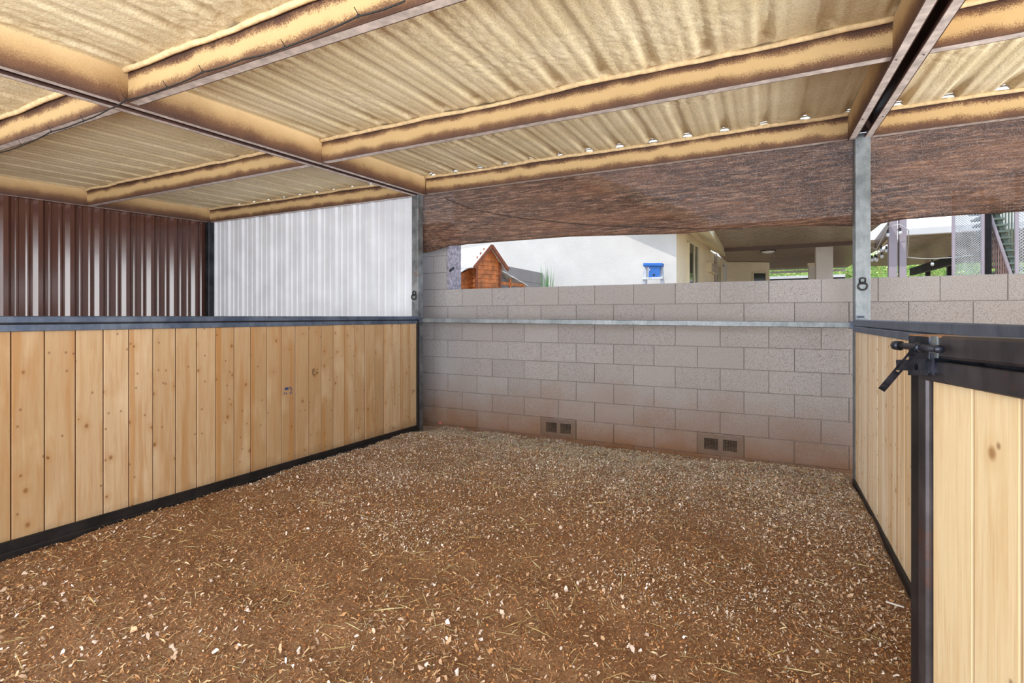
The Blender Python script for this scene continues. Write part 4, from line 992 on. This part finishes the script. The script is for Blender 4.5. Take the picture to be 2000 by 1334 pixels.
sl_ = thing('string_lights', 'string of clear patio bulbs sagging between the mauve posts', 'lights', at(1780, 505, Y=5.4))
wpts = [at(1690, 478, Y=5.3), at(1712, 487, Y=5.3), at(1735, 442, Y=4.58), at(1757, 438, Y=4.58), at(1775, 450, Y=4.62), at(1772, 503, Y=5.4), at(1800, 505, Y=5.4), at(1821, 505.5, Y=5.4), at(1862, 503, Y=5.4), at(1900, 498, Y=5.4)]
MB().tube(wpts, 0.006, 6).build('wire', M['white_paint'], sl_, True)
for (x_, y_, Y) in ((1734, 459, 4.58), (1758.5, 455, 4.58), (1721, 489, 5.3), (1731, 490, 5.3), (1703, 508, 5.5), (1709, 506, 5.5), (1712, 508, 5.5), (1722, 501, 5.4), (1821, 516, 5.4)):
    p = at(x_, y_, Y=Y); b = MB().sphere(p, 0.024, 10, 7, (1, 1, 1.25)).build('bulb', M['bulb'], sl_, True)
    MB().tube([p + Vector((0, 0, 0.024)), p + Vector((0, 0, 0.075))], 0.012, 8).build('socket', M['black'], b)

def lattice(name, label, Y, xa, xb, z0, z1, pitch, strip, extra=None):
    a, b = at(xa, 500, Y=Y), at(xb, 500, Y=Y)
    t = thing('mesh_screen', label, 'screen', ((a.x + b.x) / 2, Y, GZ), 'woven metal screens by the stair')
    m = MB(); W_ = b.x - a.x; Hh = z1 - z0; n = int((W_ + Hh) / pitch)
    for s in (1, -1):
        for i in range(n + 1):
            c = i * pitch
            u0 = max(0.0, c - Hh); u1 = min(W_, c)
            if u1 - u0 < 0.005: continue
            f_ = (lambda u: (a.x + u, Y + 0.004 * s, z0 + (c - u))) if s == 1 else (lambda u: (b.x - u, Y + 0.004 * s, z0 + (c - u)))
            m.bar(f_(u0), f_(u1), strip, 0.004, (0, 1, 0)) if False else m.bar(f_(u0), f_(u1), 0.004, strip, Vector((1, 0, 1 if s == 1 else -1)))
    tag(m.build('woven_strips', M['alu'], t), kind='stuff')
    for x_ in (a.x, b.x): MB().bar((x_, Y, GZ), (x_, Y, z1), 0.03, 0.03, (0, 1, 0)).build('upright', M['mauve'], t)
    return t
lattice('mesh_screen', 'woven metal screen panel left of the metal stair', 4.2, 1862, 1919, 0.9, 3.0, 0.030, 0.007)
lattice('mesh_screen', 'woven metal screen at the right edge of the photo', 3.6, 1986, 2060, 0.9, 3.0, 0.036, 0.009)
st = thing('metal_stair', 'steep green-grey metal stair with pale handrail and balusters', 'stair', at(1950, 540, Y=4.4)); st.location.z = GZ
MB().bar(at(1927, 540, Y=4.35) * 1.0, at(1927, 412, Y=4.35), 0.09, 0.06, (0, 1, 0), .004).build('newel_post', M['black_steel'], st)
a = at(1919.5, 540, Y=4.3); MB().bar((a.x, 4.3, GZ), (a.x, 4.3, 2.75), 0.03, 0.05, (0, 1, 0), .004).build('frame_post', M['rose'], st)
a0, a1 = at(1975, 540, Y=4.4), at(1928, 405, Y=4.4); dv = a1 - a0
MB().bar(a0 - dv * 1.6, a1 + dv * 0.15, 0.035, 0.045, (0, 1, 0), .005).build('handrail', M['mauve'], st)
b0, b1 = at(1982, 540, Y=4.7), at(1940, 405, Y=4.7); dw = b1 - b0
MB().bar(b0 - dw * 1.6, b1 + dw * 0.15, 0.05, 0.13, (0, 1, 0)).build('stringer', M['stair'], st)
for i in range(-14, 13):
    p = b0 + dw * (i / 11.0)
    if p.z < GZ + 0.05: continue
    MB().bar(p + Vector((-0.02, -0.1, 0)), p + Vector((-0.02, 0.6, 0)), 0.16, 0.025).build('tread', M['stair'], st)
for i in range(-10, 12):
    p = a0 + dv * (i / 10.0)
    if p.z < 0.6: continue
    MB().bar(p + Vector((0, 0.02, -0.55)), p + Vector((0, 0.02, 0.0)), 0.014, 0.014, (0, 1, 0)).build('baluster', M['rose'], st)
for i in range(7):
    p = at(1946 + i * 6.0, 470, Y=5.1); MB().bar((p.x, 5.1, 1.0), (p.x, 5.1, 2.95), 0.018, 0.018, (0, 1, 0)).build('far_baluster', M['stair'], st)

# sunlit hedge far behind the patio
hd = thing('hedge', 'sunlit yellow-green hedge far behind the patio posts', 'hedge', (11, 20, GZ))
n = 240; U, V = np.meshgrid(np.linspace(3.5, 24, n), np.linspace(0, 1, 40))
bump = vnoise(U * 1.6, V * 5) * 0.6 + vnoise(U * 4.1 + 3, V * 14) * 0.3
grid_mesh('foliage_mass', np.stack([U, 20 - 0.9 * np.sin(np.pi * V) - bump * 0.6, GZ + (3.7 + 0.5 * vnoise(U * 0.9, V * 0)) * V], -1), M['green'], hd)
m = MB()
for i in range(9000):
    x = random.uniform(3.6, 23.5); v = random.random(); z = GZ + 4.0 * v; yy = 19.6 - 0.9 * math.sin(math.pi * v) - random.uniform(0.0, 0.5)
    s = random.uniform(0.03, 0.07); a = random.random() * 6.28; c_, s_ = math.cos(a) * s, math.sin(a) * s; t = random.uniform(-.6, .6) * s
    m.add([(x - c_, yy, z - s_), (x + s_ * .5, yy + t, z - c_ * .5), (x + c_, yy, z + s_), (x - s_ * .5, yy - t, z + c_ * .5)], [(0, 1, 2, 3)])
tag(m.build('leaves', M['leaf'], hd), kind='stuff')

# ================================================================= BEDDING: shavings, chips, hay (nobody could count these)
bed = thing('bedding', 'reddish wood shavings and hay strewn over the stall floor', 'bedding', (2.0, -2.0, 0.03), None, 'stuff')
def flakes(name, label, x, y, size, aspect, tints, tilt, lift, curl=0.35, ragged=0.5):
    """bent ragged flakes as one mesh, each its own tint"""
    n = len(x); a = rng.random(n) * 2 * np.pi; L = size; Wd = size * aspect
    r = 0.5 * L + 0.004
    x = np.clip(x, 0.035 + r, 3.975 - r); y = np.clip(y, -4.4, 0.342 - r); z = floor_h(x, y)
    ca, sa = np.cos(a), np.sin(a); tl = rng.normal(0, tilt, n); tw_ = rng.normal(0, tilt, n)
    z = z + lift * rng.random(n) + 0.002
    loc = np.array([(-0.5, -0.35), (0.0, -0.5), (0.5, -0.3), (0.5, 0.35), (0.02, 0.5), (-0.5, 0.3)])
    V = np.zeros((n, 6, 3))
    for k, (u, v) in enumerate(loc):
        ju = u * L * (1 - ragged + ragged * rng.random(n)) + (rng.random(n) - .5) * 0.3 * ragged * L; jv = v * Wd * (1 - ragged + 1.6 * ragged * rng.random(n))
        zz = ju * np.sin(tl) + jv * np.sin(tw_) + curl * L * (0.5 - abs(u)) * (rng.random(n) * 1.2 - .3)
        V[:, k, 0] = x + ju * ca - jv * sa; V[:, k, 1] = y + ju * sa + jv * ca; V[:, k, 2] = z + zz
    low = V[:, :, 2].min(1); fz = floor_h(x, y) - 0.003; V[:, :, 2] += np.maximum(fz - low, 0)[:, None]
    q = (np.arange(n)[:, None, None] * 6 + np.array([[0, 1, 4, 5], [1, 2, 3, 4]])[None]).reshape(-1, 4)
    me = bpy.data.meshes.new(name); me.vertices.add(n * 6); me.vertices.foreach_set('co', V.reshape(-1).astype(np.float32))
    me.loops.add(len(q) * 4); me.loops.foreach_set('vertex_index', q.reshape(-1).astype(np.int32))
    me.polygons.add(len(q)); me.polygons.foreach_set('loop_start', (np.arange(len(q)) * 4).astype(np.int32)); me.update(calc_edges=True)
    T = np.array([lin(t)[:3] for t in tints]); idx = rng.integers(0, len(T), n); C = T[idx] * (0.84 + 0.32 * rng.random((n, 1)))
    C = np.concatenate([np.repeat(C, 6, 0), np.ones((n * 6, 1))], 1)
    at_ = me.color_attributes.new('tint', 'FLOAT_COLOR', 'POINT'); at_.data.foreach_set('color', C.reshape(-1).astype(np.float32))
    me.materials.append(M['flake']); o = bpy.data.objects.new(name, me); link(o, bed); o.matrix_parent_inverse = parent_world(bed).inverted()
    return tag(o, label, None, None, 'stuff')
def spots(n, dens, x0=0.04, x1=3.97, y0=-4.3, y1=0.33):
    x = rng.uniform(x0, x1, n * 3); y = rng.uniform(y0, y1, n * 3); k = rng.random(n * 3) < dens(x, y); return x[k][:n], y[k][:n]
clump = lambda x, y: sstep(0.35, 0.75, vnoise(x * 3.1 + 70, y * 3.1 + 20) * 0.6 + vnoise(x * 9 + 7, y * 9) * 0.4)
edge = lambda x, y: sstep(-1.3, 0.1, y) + 0.6 * sstep(3.0, 3.8, x) * sstep(-3.0, -1.0, y)
x, y = spots(34000, lambda x, y: 0.05 + 0.5 * clump(x, y) + 0.6 * edge(x, y))
flakes('wood_shavings', 'pale curled wood shavings', x, y, 0.005 + 0.024 * rng.random(len(x)) ** 3.0, 0.25 + 0.55 * rng.random(len(x)),
       [(214, 190, 168), (222, 202, 186), (206, 174, 146), (192, 154, 118), (228, 214, 202), (206, 176, 148), (180, 132, 86)], 0.55, 0.012, 0.5, 0.75)
bk = lambda x, y: sstep(-2.6, -0.4, y + 1.4 * (vnoise(x * 1.3 + 4, y * 1.3 + 8) - 0.5)) * (0.5 + 0.5 * clump(x * 1.4, y * 1.4))
x, y = spots(170000, lambda x, y: (0.6 + 0.4 * clump(y, x)) * (1 - 0.5 * bk(x, y)))
flakes('wood_chips', 'fine reddish brown wood chips', x, y, 0.003 + 0.010 * rng.random(len(x)) ** 1.8, 0.3 + 0.3 * rng.random(len(x)),
       [(176, 120, 68), (136, 84, 44), (196, 144, 92), (182, 122, 68), (94, 56, 28), (204, 160, 114), (162, 110, 66), (80, 46, 24), (168, 106, 56)], 0.7, 0.010, 0.4, 0.7)
x, y = spots(130000, bk)
flakes('pale_chips', 'pale dusty chips towards the back wall', x, y, 0.003 + 0.012 * rng.random(len(x)) ** 2, 0.3 + 0.35 * rng.random(len(x)),
       [(240, 226, 206), (226, 208, 184), (206, 190, 168), (246, 238, 226), (196, 178, 158), (230, 214, 194), (204, 194, 180)], 0.55, 0.014, 0.4, 0.7)
x, y = spots(75000, lambda x, y: 0.5 + 0.5 * clump(y * 1.3, x + 9))
flakes('wood_fibres', 'thin tan wood fibres', x, y, 0.010 + 0.030 * rng.random(len(x)) ** 2, 0.06 + 0.07 * rng.random(len(x)),
       [(183, 138, 92), (156, 108, 62), (202, 164, 121), (133, 87, 48), (202, 181, 141), (166, 122, 81)], 0.35, 0.012, 0.3, 0.5)
x, y = spots(6000, lambda x, y: 0.2 + 0.6 * clump(y + 3, x + 5) + 0.4 * edge(x, y))
flakes('hay_strands', 'thin straw coloured hay stalks', x, y, 0.03 + 0.10 * rng.random(len(x)) ** 2.2, 0.022,
       [(198, 170, 112), (176, 150, 95), (152, 131, 86), (202, 191, 141)], 0.12, 0.014, 0.08, 0.1)
hp = lambda x, y: np.maximum(np.maximum(np.exp(-(((x - 1.0) / 0.7) ** 2 + ((y + 0.05) / 0.32) ** 2)), np.exp(-(((x - 2.1) / 0.8) ** 2 + ((y + 0.2) / 0.26) ** 2))), np.maximum(0.6 * np.exp(-(((x - 0.35) / 0.3) ** 2 + ((y + 0.15) / 0.4) ** 2)), 0.16 * sstep(-1.6, -0.4, y))) * (0.4 + 0.6 * clump(x * 2, y * 2))
x, y = spots(42000, hp)
flakes('hay_patch', 'grey-green hay heaped along the block wall', x, y, 0.012 + 0.045 * rng.random(len(x)) ** 2, 0.07,
       [(160, 164, 138), (176, 176, 150), (140, 146, 124), (200, 196, 168), (186, 170, 138)], 0.3, 0.03, 0.1, 0.3)
# one pale splinter near the gate foot
q = at(1748, 1184, Z=0.03); sp = MB().bar(q + Vector((-0.028, 0.018, 0.004)), q + Vector((0.028, -0.018, 0.012)), 0.009, 0.004).build('wood_splinter', M['coop_roof'])
tag(sp, 'white wood splinter lying on the floor by the gate post', 'splinter')
